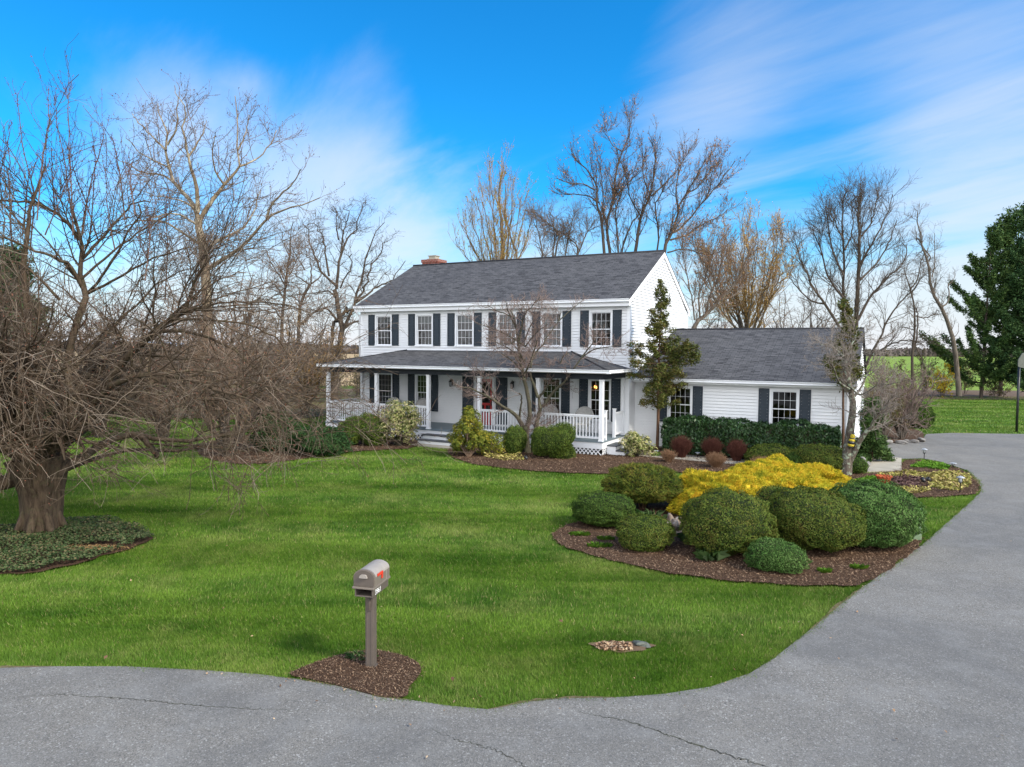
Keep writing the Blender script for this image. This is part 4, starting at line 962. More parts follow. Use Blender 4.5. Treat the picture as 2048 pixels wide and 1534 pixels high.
    # upright water shoots
    shoots = [([(150, 480), (140, 400), (128, 320), (113, 240), (108, 195)],), ([(146, 470), (143, 380), (138, 300), (136, 220), (134, 180)],), ([(60, 500), (68, 405), (60, 350), (45, 290), (38, 220), (37, 190)],),
              ([(74, 440), (85, 320), (97, 250), (95, 180)],), ([(165, 470), (180, 370), (205, 290), (203, 250)],), ([(180, 470), (188, 370), (189, 280)],), ([(25, 500), (20, 420), (18, 330), (16, 250)],),
              ([(250, 440), (240, 350), (228, 290), (225, 270)],), ([(110, 430), (105, 360), (103, 300)],), ([(270, 430), (262, 370), (258, 330)],), ([(5, 420), (0, 350), (12, 300)],), ([(330, 600), (335, 500), (332, 430), (335, 390)],),
              ([(290, 560), (300, 470), (296, 420)],), ([(230, 500), (215, 420), (212, 340)],), ([(45, 470), (55, 380), (62, 330)],), ([(196, 480), (170, 400), (150, 350), (140, 300)],), ([(90, 470), (120, 400), (150, 330)],)]
    lb2 = [limb(s[0], Y+R_.uniform(-.3, 1.5), Y+R_.uniform(-.3, 1.5), 3.6, 1.2, .015) for s in shoots]
    P = np.stack([l[0] for l in lb2]); Rr = np.stack([l[1] for l in lb2]); q = spawn(P, Rr, 4.6, .05, .55, .55, 6, .08, .2, .12, .6, .007, .0032, lsd=.6)
    q2 = spawn(*q, 6, .1, .7, .12, 4, .1, .1, .1, .7, .004, .0025)
    mesh_np('water_shoots', [(*tubes(P, Rr, 5), 0), (*tubes(*q, 3), 0), (*tubes(*q2, 3), 0), (*buds(P, 1600, .016, .5, .02), 1), (*buds(q[0], 2600, .012, .5, .01), 1)], [M['tw_shoot'], M['bud_red']], r, None, b0)
cherry()

LV = lambda a=1.3, la=2.6, b=2.2, lb_=1.1, c=3.2, lc=.5, up=.10, wig=.13, rt=.011, ang=.75: [
    dict(per_m=a*1.6, t0=.18, ang=ang, ln=la, k=7, wig=wig, tr0=up, tr1=up*.8, rf=.42, rmax=.030, rtip=rt*.9),
    dict(per_m=b*1.7, t0=.12, ang=ang, ln=lb_*1.05, k=6, wig=wig*1.1, tr0=up, tr1=up*.5, rf=.6, rmax=.013, rtip=rt*.65),
    dict(per_m=c*1.5, t0=.1, ang=ang, ln=lc*1.15, k=4, wig=wig*1.2, tr0=up*.5, tr1=up*.5, rf=.7, rmax=.008, rtip=rt*.5)]

# --- plane tree behind the cherry
def sycamore():
    seed('sycamore')
    Y = 44; T = [([(420, 740), (415, 640), (412, 560), (408, 516), (400, 465), (396, 435)], 0, 26, 17), ([(397, 441), (390, 417), (373, 393), (349, 366), (338, 335), (332, 301), (334, 270), (322, 240), (315, 205)], 1.5, 12, 2),
                 ([(332, 301), (318, 287), (297, 266), (274, 240), (262, 225)], 2, 5, 1.5), ([(335, 290), (352, 256), (354, 208), (349, 167)], -1, 5, 1.5), ([(396, 425), (393, 372), (381, 335), (376, 307), (366, 263), (369, 215), (359, 181)], -1.5, 10, 1.6),
                 ([(378, 312), (393, 290), (408, 262), (412, 240)], 1, 5, 1.5), ([(400, 440), (412, 418), (431, 393), (448, 369), (468, 349), (479, 331), (474, 301), (475, 249), (470, 190)], 1, 11, 1.8),
                 ([(479, 333), (500, 325), (523, 311), (544, 280), (552, 262)], 2, 5, 1.5), ([(476, 300), (490, 270), (500, 230)], 2, 4, 1.5), ([(412, 540), (440, 522), (472, 502), (506, 472), (533, 437), (568, 420), (609, 407), (634, 392)], -3, 11, 2),
                 ([(533, 437), (540, 415), (560, 390), (581, 372), (598, 345), (604, 335)], -2, 6, 1.6), ([(410, 500), (441, 478), (479, 461), (498, 440), (512, 410), (520, 380)], 2, 7, 2), ([(395, 450), (362, 431), (330, 428), (290, 440)], -2, 6, 2),
                 ([(404, 492), (369, 468), (328, 444), (280, 441), (250, 455)], 2, 7, 2), ([(349, 366), (325, 350), (290, 345), (258, 330), (240, 318)], 3, 5, 1.5), ([(338, 335), (305, 320), (275, 300), (248, 270)], -2, 4, 1.5),
                 ([(448, 369), (430, 340), (425, 300), (430, 262)], -2, 5, 1.6), ([(390, 417), (360, 400), (330, 395), (290, 385)], -2, 5, 1.6)]
    lb = [limb(p, Y, Y+dY, w0*1.35, w1*1.2, .05) for p, dY, w0, w1 in T]
    b0 = at(424, 745, Y); b0[2] = 0; lb.append((catmull([b0 - [0, 0, .2], b0 + [0, 0, 1.2], at(420, 740, Y)], LK), np.full(LK, .45)))
    assemble('plane_tree', 'tall bare tree with pale mottled limbs and seed balls, behind the huge spreading tree', 'tree', b0, lb, LV(.85, 2.2, 1.45, 1.0, 2.0, .5, .1, .13, .0115), M['bark_syc'], M['tw_brown'], (2000, .045, M['bud_brown']))
sycamore()

# --- three crooked trees between the thicket and the house
def locust():
    seed('locust')
    Y = 50; T = [([(672, 760), (675, 718), (682, 669), (680, 638), (675, 610), (673, 575)], 0, 19, 13), ([(673, 578), (676, 544), (680, 511), (691, 488), (698, 474), (710, 455), (722, 420), (728, 405)], 1, 10, 2),
                 ([(682, 507), (687, 464), (696, 436), (694, 408)], -1, 6, 1.8), ([(677, 479), (673, 457), (673, 422), (663, 412)], 1.4, 5, 1.6), ([(673, 572), (661, 561), (640, 540), (633, 516), (623, 493), (619, 462), (607, 446)], -1, 9, 2),
                 ([(658, 552), (651, 511), (648, 483), (640, 462), (621, 441)], 1.5, 7, 1.8), ([(664, 760), (663, 709), (663, 676), (670, 648), (680, 634)], .5, 11, 9), ([(684, 664), (690, 650), (698, 633), (710, 603), (720, 568), (727, 542), (729, 525), (741, 493), (748, 469), (764, 441)], -1, 12, 2),
                 ([(711, 600), (724, 587), (734, 561), (745, 530), (762, 500), (772, 480)], 1, 8, 2), ([(688, 657), (710, 643), (735, 637), (770, 630)], 2, 8, 3), ([(712, 605), (738, 587), (760, 570), (785, 556), (806, 524)], 2, 8, 2),
                 ([(674, 640), (654, 617), (637, 619), (618, 632), (604, 652)], -2, 7, 3), ([(680, 630), (690, 625), (704, 618)], .5, 9, 8), ([(673, 600), (662, 585), (645, 583), (628, 590)], 1, 6, 2), ([(681, 576), (690, 555), (702, 540), (704, 520), (698, 505)], -1, 5, 2)]
    lb = [limb(p, Y, Y+dY, w0, w1, .10) for p, dY, w0, w1 in T]; b0 = at(668, 800, Y); b0[2] = 0
    lb.append((catmull([b0 - [0, 0, .2], b0*[1, 1, 0] + [0, 0, 1], at(672, 758, Y)], LK), np.full(LK, .34)))
    assemble('crooked_tree', 'dark twisting bare tree with forked trunk just left of the house', 'tree', b0, lb, LV(1.7, 1.5, 2.2, .75, 2.2, .35, .10, .24, .0105, .9), M['bark_dark'], M['tw_dark'], (800, .03, M['bud_brown']), 'crooked bare trees left of the house')
    for nm, b, T, lab in (('crooked_tree', (596, 800), [([(596, 740), (598, 643), (600, 615), (609, 587), (622, 568)], 0, 11, 8), ([(622, 568), (640, 554), (641, 535), (632, 510)], 1, 5, 1.5), ([(620, 570), (602, 558), (581, 544), (560, 535)], -1, 5, 1.5), ([(602, 612), (590, 595), (575, 592)], 1, 4, 1.5),
                          ([(622, 566), (622, 533), (614, 511), (612, 490)], .5, 5, 1.5), ([(610, 540), (591, 507), (580, 480)], -1, 4, 1.5), ([(599, 650), (625, 628), (650, 617), (668, 612)], 1, 8, 2.5)], 'slim bare tree with a wide fork, nearest the dark twisting tree on its left'),
                         ('crooked_tree', (562, 800), [([(563, 760), (565, 638), (569, 591), (574, 556), (578, 511), (581, 479), (588, 445)], 0, 12, 2), ([(569, 600), (555, 575), (540, 560)], -1, 5, 1.5), ([(574, 556), (590, 530), (602, 490)], 1, 4, 1.5), ([(570, 570), (545, 530), (530, 500)], .5, 5, 1.5), ([(578, 511), (565, 480), (562, 450)], 1, 4, 1.5), ([(566, 640), (540, 610), (505, 590)], 1, 5, 1.5)],
                          'slender bare tree standing between the pale plane tree and the wide-forked slim tree')):
        Yb = 47 if b[0] > 580 else 42; lb = [limb(p, Yb, Yb+dY, w0, w1, .08) for p, dY, w0, w1 in T]; b0 = at(b[0], 800, Yb); b0[2] = 0
        lb.append((catmull([b0 - [0, 0, .2], b0 + [0, 0, .5], lb[0][0][0]], LK), np.full(LK, .17)))
        assemble(nm, lab, 'tree', b0, lb, LV(1.9, 1.6, 2.2, .8, 2.4, .4, .08, .2, .010, .9), M['bark_dark'], M['tw_brown'], None, 'crooked bare trees left of the house')
locust()

# --- trees beyond the roof
def behind():
    seed('behind')
    Y = 50
    # upright tree with yellow-green buds, left
    b0 = at(1003, 800, Y); b0[2] = 0
    lb = [limb([(1005, 640), (1005, 519), (1004, 452), (999, 389), (1006, 325)], Y, Y, 13, 2, .04), limb([(1012, 600), (1034, 519), (1020, 470), (1010, 430), (1012, 360)], Y, Y+1, 9, 1.6, .04)]
    lb.append((catmull([b0 - [0, 0, .2], b0 + [0, 0, 2], at(1005, 640, Y)], LK), np.full(LK, .26)))
    for q in range(15):
        x1 = 905 + q*11.5 + R_.uniform(-6, 6); top = 500 - 130*math.exp(-((x1-1000)/62)**2) - R_.uniform(0, 40); x0 = 1004 + (x1-1004)*.25
        lb.append(limb([(1004, 640-R_.uniform(0, 80)), (x0, 560), (x0*.5+x1*.5, (560+top)/2+8), (x1, top)], Y, Y+R_.uniform(-4, 4), 6, 1.6, .06))
    assemble('budding_tree', 'vase shaped tree speckled with yellow green buds, behind the main roof', 'tree', b0, lb, LV(1.15, 1.9, 1.5, .9, 2.0, .42, .2, .08, .0105, .5), M['bark_grey'], M['tw_gold'], (3200, .05, M['bud_lime']))
    # small trees in the gap
    for cx, Yq, lab in ((1080, 52, 'low bare tree between the yellow green budding tree and the tall three-stemmed tree'),):
        b0 = at(cx, 800, Yq); b0[2] = 0
        lb = [limb([(1100, 640), (1112, 500), (1118, 470), (1095, 445), (1070, 430)], Yq, Yq, 7, 2, .05), limb([(1100, 640), (1155, 510), (1130, 470), (1100, 455)], Yq, Yq+1, 7, 2, .05), limb([(1090, 640), (1085, 520), (1078, 470), (1068, 425)], Yq, Yq-1, 6, 2, .05),
              limb([(1110, 640), (1160, 500), (1175, 465), (1190, 455)], Yq, Yq+1, 6, 2, .05), limb([(1105, 640), (1128, 520), (1140, 460), (1155, 420)], Yq, Yq+2, 6, 2, .05), limb([(1095, 640), (1105, 520), (1108, 460), (1100, 415)], Yq, Yq+2, 6, 2, .05),
              (catmull([b0 - [0, 0, .2], b0 + [0, 0, 2], at(1100, 640, Yq)], LK), np.full(LK, .2))]
        assemble('bare_tree', lab, 'tree', b0, lb, LV(2.2, 1.5, 2.6, .8, 2.6, .4, .1, .14, .010), M['bark_grey'], M['tw_brown'], (900, .045, M['bud_pink']))
    # tall many-stemmed maple
    b0 = at(1225, 800, Y); b0[2] = 0
    T = [([(1218, 640), (1209, 509), (1202, 436), (1193, 408), (1193, 370), (1180, 347), (1155, 322), (1140, 306)], 0, 11, 2), ([(1192, 402), (1177, 392), (1150, 388), (1126, 386), (1104, 370)], 2, 5, 1.5), ([(1190, 380), (1165, 368), (1136, 366), (1110, 355)], -2, 5, 1.5),
         ([(1224, 640), (1220, 509), (1213, 449), (1228, 401), (1231, 351), (1244, 303), (1259, 271), (1262, 236)], 1, 11, 2), ([(1232, 640), (1237, 506), (1231, 433), (1238, 400), (1247, 380)], -1, 7, 2), ([(1245, 640), (1271, 503), (1282, 433), (1301, 389), (1310, 335), (1310, 283)], 1, 13, 2),
         ([(1303, 392), (1325, 372), (1339, 357), (1361, 332), (1383, 290)], 2, 6, 1.6), ([(1262, 640), (1315, 503), (1310, 414), (1322, 392), (1330, 372)], -2, 7, 2), ([(1213, 449), (1205, 420), (1206, 385), (1200, 340), (1195, 310)], 3, 5, 1.5), ([(1282, 433), (1262, 400), (1255, 370), (1258, 340)], -3, 5, 1.5),
         ([(1244, 303), (1225, 290), (1212, 268), (1206, 262)], 1, 4, 1.4), ([(1301, 389), (1288, 360), (1285, 320), (1280, 290)], 2, 5, 1.5), ([(1229, 395), (1250, 372), (1272, 348), (1280, 330)], 3, 5, 1.5), ([(1250, 640), (1243, 510), (1262, 450), (1278, 430)], 2, 7, 3)]
    lb = [limb(p, Y, Y+dY, w0, w1, .05) for p, dY, w0, w1 in T]; lb.append((catmull([b0 - [0, 0, .2], b0 + [0, 0, 2], at(1225, 640, Y)], LK), np.full(LK, .5)))
    assemble('maple_tree', 'tallest tree behind the house, several dark stems above the roof ridge', 'tree', b0, lb, LV(1.5, 1.9, 2.0, .85, 2.4, .42, .15, .08, .0105, .55), M['bark_dark'], M['tw_dark'], (4200, .05, M['bud_pink']), 'maples behind the house')
    # leaning maple at the gable
    Y2 = 47; b0 = at(1318, 800, Y2); b0[2] = 0
    T = [([(1320, 640), (1329, 500), (1345, 465), (1358, 414), (1386, 363), (1412, 318)], 0, 13, 2), ([(1345, 465), (1358, 459), (1385, 430), (1409, 401), (1447, 357), (1469, 325)], 1, 8, 1.6), ([(1340, 480), (1371, 471), (1402, 450), (1431, 436), (1455, 420)], 1, 6, 1.6),
         ([(1356, 420), (1352, 380), (1360, 340), (1368, 305)], 2, 6, 1.6), ([(1409, 401), (1420, 375), (1425, 345)], -1, 4, 1.5), ([(1375, 385), (1395, 375), (1420, 340), (1440, 320)], 2, 5, 1.5), ([(1335, 505), (1370, 498), (1410, 508), (1450, 500)], 1, 5, 1.6)]
    lb = [limb(p, Y2, Y2+dY, w0, w1, .05) for p, dY, w0, w1 in T]; lb.append((catmull([b0 - [0, 0, .2], b0 + [0, 0, 2], at(1320, 640, Y2)], LK), np.full(LK, .3)))
    assemble('maple_tree', 'bare budding tree fanning out to the right from behind the gable peak', 'tree', b0, lb, LV(1.8, 1.8, 2.1, .85, 2.4, .42, .14, .08, .0105, .5), M['bark_dark'], M['tw_dark'], (3000, .05, M['bud_pink']), 'maples behind the house')
    # tree leaning right behind the garage
    Y3 = 46; b0 = at(1370, 790, Y3); b0[2] = 0
    T = [([(1375, 700), (1389, 652), (1412, 628), (1435, 605), (1466, 571), (1490, 525), (1500, 490)], 0, 16, 3), ([(1412, 628), (1420, 590), (1435, 560), (1445, 520), (1450, 480)], 1, 8, 2), ([(1389, 640), (1385, 600), (1376, 560), (1368, 520), (1362, 490)], -1, 5, 2), ([(1400, 634), (1398, 590), (1410, 560), (1416, 525)], 2, 6, 2),
         ([(1440, 600), (1470, 590), (1500, 560), (1525, 550)], 1, 6, 2), ([(1425, 580), (1410, 540), (1395, 500), (1390, 470)], 2, 5, 2)]
    lb = [limb(p, Y3, Y3+dY, w0, w1, .05) for p, dY, w0, w1 in T]; lb.append((catmull([b0 - [0, 0, .2], b0 + [0, 0, 1], at(1375, 700, Y3)], LK), np.full(LK, .3)))
    assemble('bare_tree', 'leaning bare tree with brown buds rising over the left end of the garage ridge', 'tree', b0, lb, LV(2.6, 1.9, 2.6, .9, 2.8, .4, .14, .12, .0105, .6), M['bark_grey'], M['tw_brown'], (2400, .05, M['bud_pink']))
    # golden budding tree
    Y4 = 52; b0 = at(1495, 790, Y4); b0[2] = 0; lb = [(catmull([b0 - [0, 0, .2], b0 + [0, 0, 2], at(1495, 660, Y4)], LK), np.full(LK, .3))]
    for q in range(22):
        x1 = 1392 + q*9.2 + R_.uniform(-10, 10); top = 500 - 85*math.exp(-((x1-1520)/70)**2) + R_.uniform(-15, 90); x0 = 1495 + (x1-1495)*.45
        lb.append(limb([(1495 + R_.uniform(-14, 14), 720 - R_.uniform(0, 50)), (x0, 640 - R_.uniform(0, 40)), (x0*.35+x1*.65, (600+top)/2), (x1, top)], Y4, Y4+R_.uniform(-5, 5), 6, 1.3, .12))
    assemble('golden_tree', 'dense golden orange budding tree behind the garage roof', 'tree', b0, lb, LV(1.35, 1.8, 1.8, .95, 2.2, .45, .15, .12, .011, .6), M['bark_grey'], M['tw_gold'], (7000, .05, M['bud_gold']))
    # dark spreading tree at the garage's right end
    Y5 = 50; b0 = at(1700, 795, Y5); b0[2] = 0
    T = [([(1708, 790), (1712, 659), (1716, 571), (1720, 501), (1718, 450), (1716, 413), (1720, 385)], 0, 17, 3), ([(1702, 780), (1688, 634), (1688, 553), (1686, 448), (1691, 388)], 1, 13, 2.5), ([(1694, 680), (1653, 612), (1624, 571), (1606, 530), (1596, 495)], -1, 10, 2.5), ([(1690, 600), (1660, 560), (1640, 500), (1625, 455)], 2, 8, 2.2),
         ([(1716, 640), (1740, 595), (1772, 557), (1808, 525), (1815, 490)], 1, 9, 2.2), ([(1720, 530), (1734, 505), (1765, 448), (1786, 392)], -1, 8, 2), ([(1720, 560), (1750, 530), (1775, 490), (1795, 440)], 2, 7, 2), ([(1688, 553), (1665, 500), (1655, 440), (1650, 410)], 2, 7, 2),
         ([(1728, 740), (1744, 705), (1765, 665), (1783, 627), (1822, 585), (1840, 555)], -2, 9, 2.5), ([(1742, 712), (1780, 690), (1815, 680), (1850, 690)], -2, 6, 2), ([(1650, 608), (1620, 600), (1590, 570), (1575, 545)], 1, 6, 2), ([(1716, 480), (1740, 450), (1750, 415), (1756, 390)], 1, 6, 2), ([(1688, 480), (1672, 450), (1668, 415)], 1, 5, 2), ([(1690, 500), (1705, 460), (1706, 410)], 2, 6, 2)]
    lb = [limb(p, Y5, Y5+dY, w0, w1, .06) for p, dY, w0, w1 in T]
    assemble('spreading_tree', 'broad dark bare tree with many upright limbs behind the right end of the garage', 'tree', b0, lb, LV(1.9, 2.2, 2.0, 1.0, 2.0, .5, .1, .12, .0115, .65), M['bark_dark'], M['tw_dark'])
    # two broken trees
    Y6 = 58; b0 = at(1826, 793, Y6); b0[2] = 0
    T = [([(1826, 793), (1824, 712), (1829, 657), (1827, 613), (1820, 575), (1812, 555), (1808, 535)], 0, 9, 2), ([(1820, 578), (1833, 562), (1842, 524), (1843, 500)], .5, 5, 1.5), ([(1825, 705), (1833, 679), (1835, 635), (1831, 615)], 0, 6, 3), ([(1832, 632), (1848, 636), (1866, 628), (1878, 618)], .5, 4, 2), ([(1828, 660), (1812, 655), (1800, 658)], .5, 3, 1.5), ([(1830, 690), (1845, 720), (1850, 740)], -.5, 3, 1.5)]
    lb = [limb(p, Y6, Y6+dY, w0, w1, .06) for p, dY, w0, w1 in T]
    assemble('broken_tree', 'thin broken bare tree with a double stem, left of the leaning one', 'tree', b0, lb, LV(2.2, 1.0, 2.2, .6, 2.4, .35, .05, .22, .012, 1.0), M['bark_dark'], M['tw_grey'], None, 'broken bare trees at the lawn edge')
    b0 = at(1918, 792, Y6); b0[2] = 0
    T = [([(1918, 792), (1916, 760), (1910, 700), (1904, 670), (1889, 628), (1878, 608), (1862, 579), (1860, 548), (1855, 522), (1844, 495), (1842, 473), (1835, 446), (1837, 425)], 0, 16, 2.5), ([(1845, 492), (1850, 500), (1860, 512), (1858, 524)], .3, 4, 3), ([(1864, 554), (1869, 530), (1869, 500), (1869, 465)], .5, 4, 1.5), ([(1883, 614), (1895, 605), (1898, 585), (1896, 565)], .5, 5, 3),
         ([(1842, 485), (1837, 478), (1833, 478)], .2, 4, 2.5), ([(1866, 585), (1872, 560), (1873, 545)], -.5, 4, 1.5)]
    lb = [limb(p, Y6, Y6+dY, w0, w1, .03) for p, dY, w0, w1 in T]
    assemble('broken_tree', 'leaning broken bare tree with a looped branch, left of the evergreens', 'tree', b0, lb, LV(1.6, 1.2, 2.4, .7, 3.0, .45, .14, .14, .011, .7), M['bark_grey'], M['tw_grey'], None, 'broken bare trees at the lawn edge')
behind()

# --- dogwood in front of the porch
def dogwood():
    seed('dogwood')
    Y = 26.3; b0 = G(1060, 905)
    z = lambda x, y: (870 + x*.2477, 540 + y*.2477)
    T = [([z(745, 1490), z(735, 1400), z(730, 1320), z(720, 1270)], 0, 22, 15), ([z(790, 1480), z(800, 1380), z(815, 1290), z(830, 1200), z(850, 1120), z(895, 1070)], .2, 14, 8), ([z(725, 1300), z(760, 1220), z(765, 1120), z(740, 960), z(715, 870), z(705, 780), z(680, 690), z(670, 600), z(655, 470), z(640, 390), z(610, 330)], .4, 14, 2.2),
         ([z(712, 1270), z(680, 1210), z(630, 1150), z(560, 1110), z(500, 1070), z(420, 1020), z(350, 980), z(270, 950), z(190, 935)], -1.3, 12, 2), ([z(680, 1195), z(690, 1120), z(700, 1040), z(680, 1000)], -.5, 6, 3), ([z(895, 1070), z(960, 980), z(1050, 900), z(1110, 810), z(1190, 700), z(1250, 620), z(1300, 570)], -.6, 8, 2),
         ([z(850, 1120), z(840, 1030), z(870, 990), z(930, 900), z(990, 800), z(1030, 710), z(1080, 670)], .9, 8, 2.5), ([z(830, 1030), z(800, 930), z(770, 830), z(790, 700), z(860, 620), z(900, 540), z(1000, 410), z(1020, 330)], 1.0, 8, 1.6), ([z(715, 860), z(760, 760), z(800, 650), z(830, 560)], -1, 6, 1.5),
         ([z(670, 600), z(700, 450), z(720, 370), z(790, 280), z(850, 220)], -.6, 6, 1.5), ([z(640, 390), z(560, 350), z(480, 320), z(420, 280)], 1, 4, 1.3), ([z(655, 470), z(590, 330), z(575, 260)], -.8, 4, 1.3), ([z(660, 560), z(600, 600), z(520, 600)], -1.2, 4, 1.3), ([z(1190, 700), z(1290, 640), z(1420, 620), z(1560, 590)], -.8, 4, 1.2),
         ([z(1050, 900), z(1000, 950), z(1080, 930)], .5, 3, 1.2), ([z(420, 1020), z(400, 950), z(330, 890)], -.6, 4, 1.3), ([z(500, 1070), z(440, 940), z(370, 830), z(310, 770)], .6, 4, 1.3), ([z(1000, 410), z(1100, 320), z(1190, 240)], .5, 3, 1.2)]
    lb = [limb(p, Y, Y+dY, w0, w1, .02) for p, dY, w0, w1 in T]
    for i in range(7):
        a = R_.uniform(3.4, 6.0); r = R_.uniform(1, 2); s = at(1050, R_.uniform(640, 760), Y); lb.append((catmull([s, s + [math.cos(a)*r*.5, math.sin(a)*r*.5, .5], s + [math.cos(a)*r, math.sin(a)*r, .8]], LK), np.linspace(.03, .01, LK)))
    lv = [dict(per_m=5.0, t0=.32, ang=1.0, ln=.85, k=6, wig=.16, tr0=.08, tr1=.05, rf=.5, rmax=.018, rtip=.006, flat=.45),
          dict(per_m=10, t0=.12, ang=.9, ln=.40, k=5, wig=.18, tr0=.10, tr1=.14, rf=.7, rmax=.0075, rtip=.0042),
          dict(per_m=9, t0=.1, ang=.8, ln=.15, k=4, wig=.2, tr0=.15, tr1=.2, rf=.8, rmax=.0048, rtip=.0034)]
    assemble('dogwood_tree', 'small bare many-limbed tree with pinkish twigs in front of the porch', 'tree', b0, lb, lv, M['bark_dog'], M['tw_pink'], (9000, .012, M['bud_ash']))
dogwood()

# --- lichen covered tree in front of the garage's right end
def lichen():
    seed('lichen')
    Y = 22.1; b0 = G(1690, 950)
    T = [([(1690, 952), (1694, 920), (1697, 890), (1700, 865), (1704, 835), (1706, 800), (1700, 770), (1690, 730), (1692, 700)], 0, 31, 6), ([(1694, 930), (1710, 900), (1720, 880), (1738, 860), (1752, 835), (1770, 812), (1785, 790)], -.7, 19, 3), ([(1702, 780), (1680, 765), (1665, 735), (1650, 715)], -1, 6, 2), ([(1704, 800), (1725, 770), (1740, 735), (1750, 700)], .8, 6, 2),
         ([(1692, 730), (1705, 690), (1715, 660)], .6, 5, 1.6), ([(1752, 835), (1745, 800), (1760, 760)], .7, 5, 1.6), ([(1700, 770), (1720, 790), (1755, 770), (1800, 765)], -1.2, 5, 1.6), ([(1697, 740), (1670, 700), (1655, 675)], .9, 4, 1.5), ([(1738, 860), (1760, 855), (1790, 830)], .5, 5, 1.5), ([(1690, 715), (1660, 690), (1640, 690)], -.5, 4, 1.4)]
    lb = [limb(p, Y, Y+dY, w0, w1, .02) for p, dY, w0, w1 in T]
    lv = [dict(per_m=6.5, t0=.42, ang=1.0, ln=.85, k=6, wig=.22, tr0=.06, tr1=.02, rf=.5, rmax=.016, rtip=.006, flat=.4),
          dict(per_m=10, t0=.15, ang=.9, ln=.38, k=5, wig=.25, tr0=.06, tr1=.1, rf=.7, rmax=.0075, rtip=.0042), dict(per_m=6, t0=.1, ang=.8, ln=.14, k=4, wig=.2, tr0=.1, tr1=.15, rf=.8, rmax=.0048, rtip=.0034)]
    assemble('dogwood_tree', 'small leaning bare tree with lichen spotted trunk near the driveway', 'tree', b0, lb, lv, M['bark_lichen'], M['tw_ash'], (5000, .012, M['bud_ash']))
    c = at(1703, 884, Y-.22); b = MB()                            # striped folk ornament
    prof = [(.0, -.20), (.05, -.19), (.085, -.14), (.10, -.06), (.095, .03), (.075, .10), (.055, .125), (.075, .16), (.072, .21), (.045, .25), (.0, .262)]
    for i in range(len(prof)-1): b.k = [0, 1, 0, 1, 0, 1, 0, 0, 0, 1][i]; b.lathe([prof[i], prof[i+1]], (0, 0, 0), 14)
    b.k = 1
    for s in (-1, 1): b.tube([(s*.02, -.02, .255), (s*.045, -.04, .31), (s*.06, -.06, .33)], .006, 5); b.lathe([(.0, -.012), (.012, 0), (.0, .012)], (s*.03, -.068, .2), 8)
    o = b.build('garden_ornament', [M['yellow'], M['black']], None, tuple(c)); o.rotation_euler = (.1, .12, 0)
    tag(o, 'yellow and black striped bee-like ornament in the fork of the lichen spotted tree', 'ornament')
lichen()

# --- thicket to the left: several many-stemmed trees, each one a thing
def thicket():
    seed('thicket')
    S = [(455, 917, 25, 5.4, 3.6, 12, 'tw_brown', 'multi-stemmed brown bare tree in the mulch left of the porch, behind the drooping branches'), (330, 890, 30, 7.0, 3.6, 11, 'tw_brown', 'rounded brown bare tree under the pale plane tree'),
         (545, 850, 34, 6.6, 3.4, 12, 'tw_grey', 'greyish bare thicket tree nearest the left end of the porch'), (200, 880, 30, 6.6, 4.0, 11, 'tw_brown', 'brown bare tree right behind the huge spreading tree trunk'),
         (1420, 800, 58, 8.0, 4.5, 14, 'tw_brown', 'brown bare tree low behind the leaning tree at the garage ridge'), (1555, 800, 60, 9.5, 4.5, 15, 'tw_brown', 'hazy brown bare tree between the golden tree and the broad dark one'), (1625, 800, 62, 9.0, 4.5, 15, 'tw_grey', 'grey brown bare tree behind the left limbs of the broad dark tree'),
         (430, 860, 38, 8.6, 4.4, 12, 'tw_brown', 'taller brown bare tree at the foot of the plane tree'), (20, 880, 30, 8.2, 4.2, 11, 'tw_dark', 'dark bare tree at the far left edge'),
         (610, 840, 40, 5.4, 2.8, 11, 'tw_gold', 'low tan leafless shrub tree beside the left porch railing'), (510, 845, 42, 8.4, 3.4, 10, 'tw_grey', 'tall grey bare tree in the back row left of the crooked trees')]
    for x, y, Y, h, sp, st, tw, lab in S:
        b0 = at(x, y, Y); b0[2] = 0
        lb = vase(b0, h, st, sp, .085, curve=.2, bottom=.04, wig=.5)
        lv = [dict(per_m=2.4, t0=.15, ang=.8, ln=1.5, k=6, wig=.2, tr0=.06, tr1=-.04, rf=.5, rmax=.03, rtip=.011), dict(per_m=3.2, t0=.1, ang=.8, ln=.75, k=5, wig=.22, tr0=.05, tr1=-.04, rf=.7, rmax=.014, rtip=.008),
              dict(per_m=3.4, t0=.1, ang=.8, ln=.33, k=4, wig=.2, tr0=.05, tr1=0, rf=.8, rmax=.009, rtip=.006)]
        assemble('thicket_tree', lab, 'tree', b0, lb, lv, M['bark_dark'], M[tw], (1200, .022, M['bud_red']), 'thicket trees left of the house' if x < 1000 else 'brown trees behind the garage')
thicket()
# ---------------------------------------------------------------- shrubs
def place(cx, ybase, wpx, ytop, depth=.8):
    """front foot of the plant, its width and top on the photograph -> centre, radius, height"""
    Yf = G(cx, ybase)[1]; r = wpx*Yf/F/2; Y = Yf + r*depth; r = wpx*Y/F/2
    c = at(cx, ybase, Y); return np.array([c[0], Y, 0.0]), r, float(at(cx, ytop, Y - .15*r)[2])
def lumps(n=9, amp=.1, fr=(1.5, 4.5)):
    k = R_.normal(size=(n, 3)); k = unit(k)*R_.uniform(*fr, (n, 1)); ph = R_.uniform(0, 6.28, n); a = amp*R_.uniform(.4, 1, n)/math.sqrt(n)*1.6
    return lambda d: 1 + (np.sin(d @ k.T + ph)*a).sum(1)
def sphere_dirs(n, zmin=-1.0):
    i = np.arange(n) + .5; z = 1 - (1-zmin)*i/n; a = i*2.399963; r = np.sqrt(np.maximum(0, 1-z*z))
    return np.stack([r*np.cos(a), r*np.sin(a), z], 1)
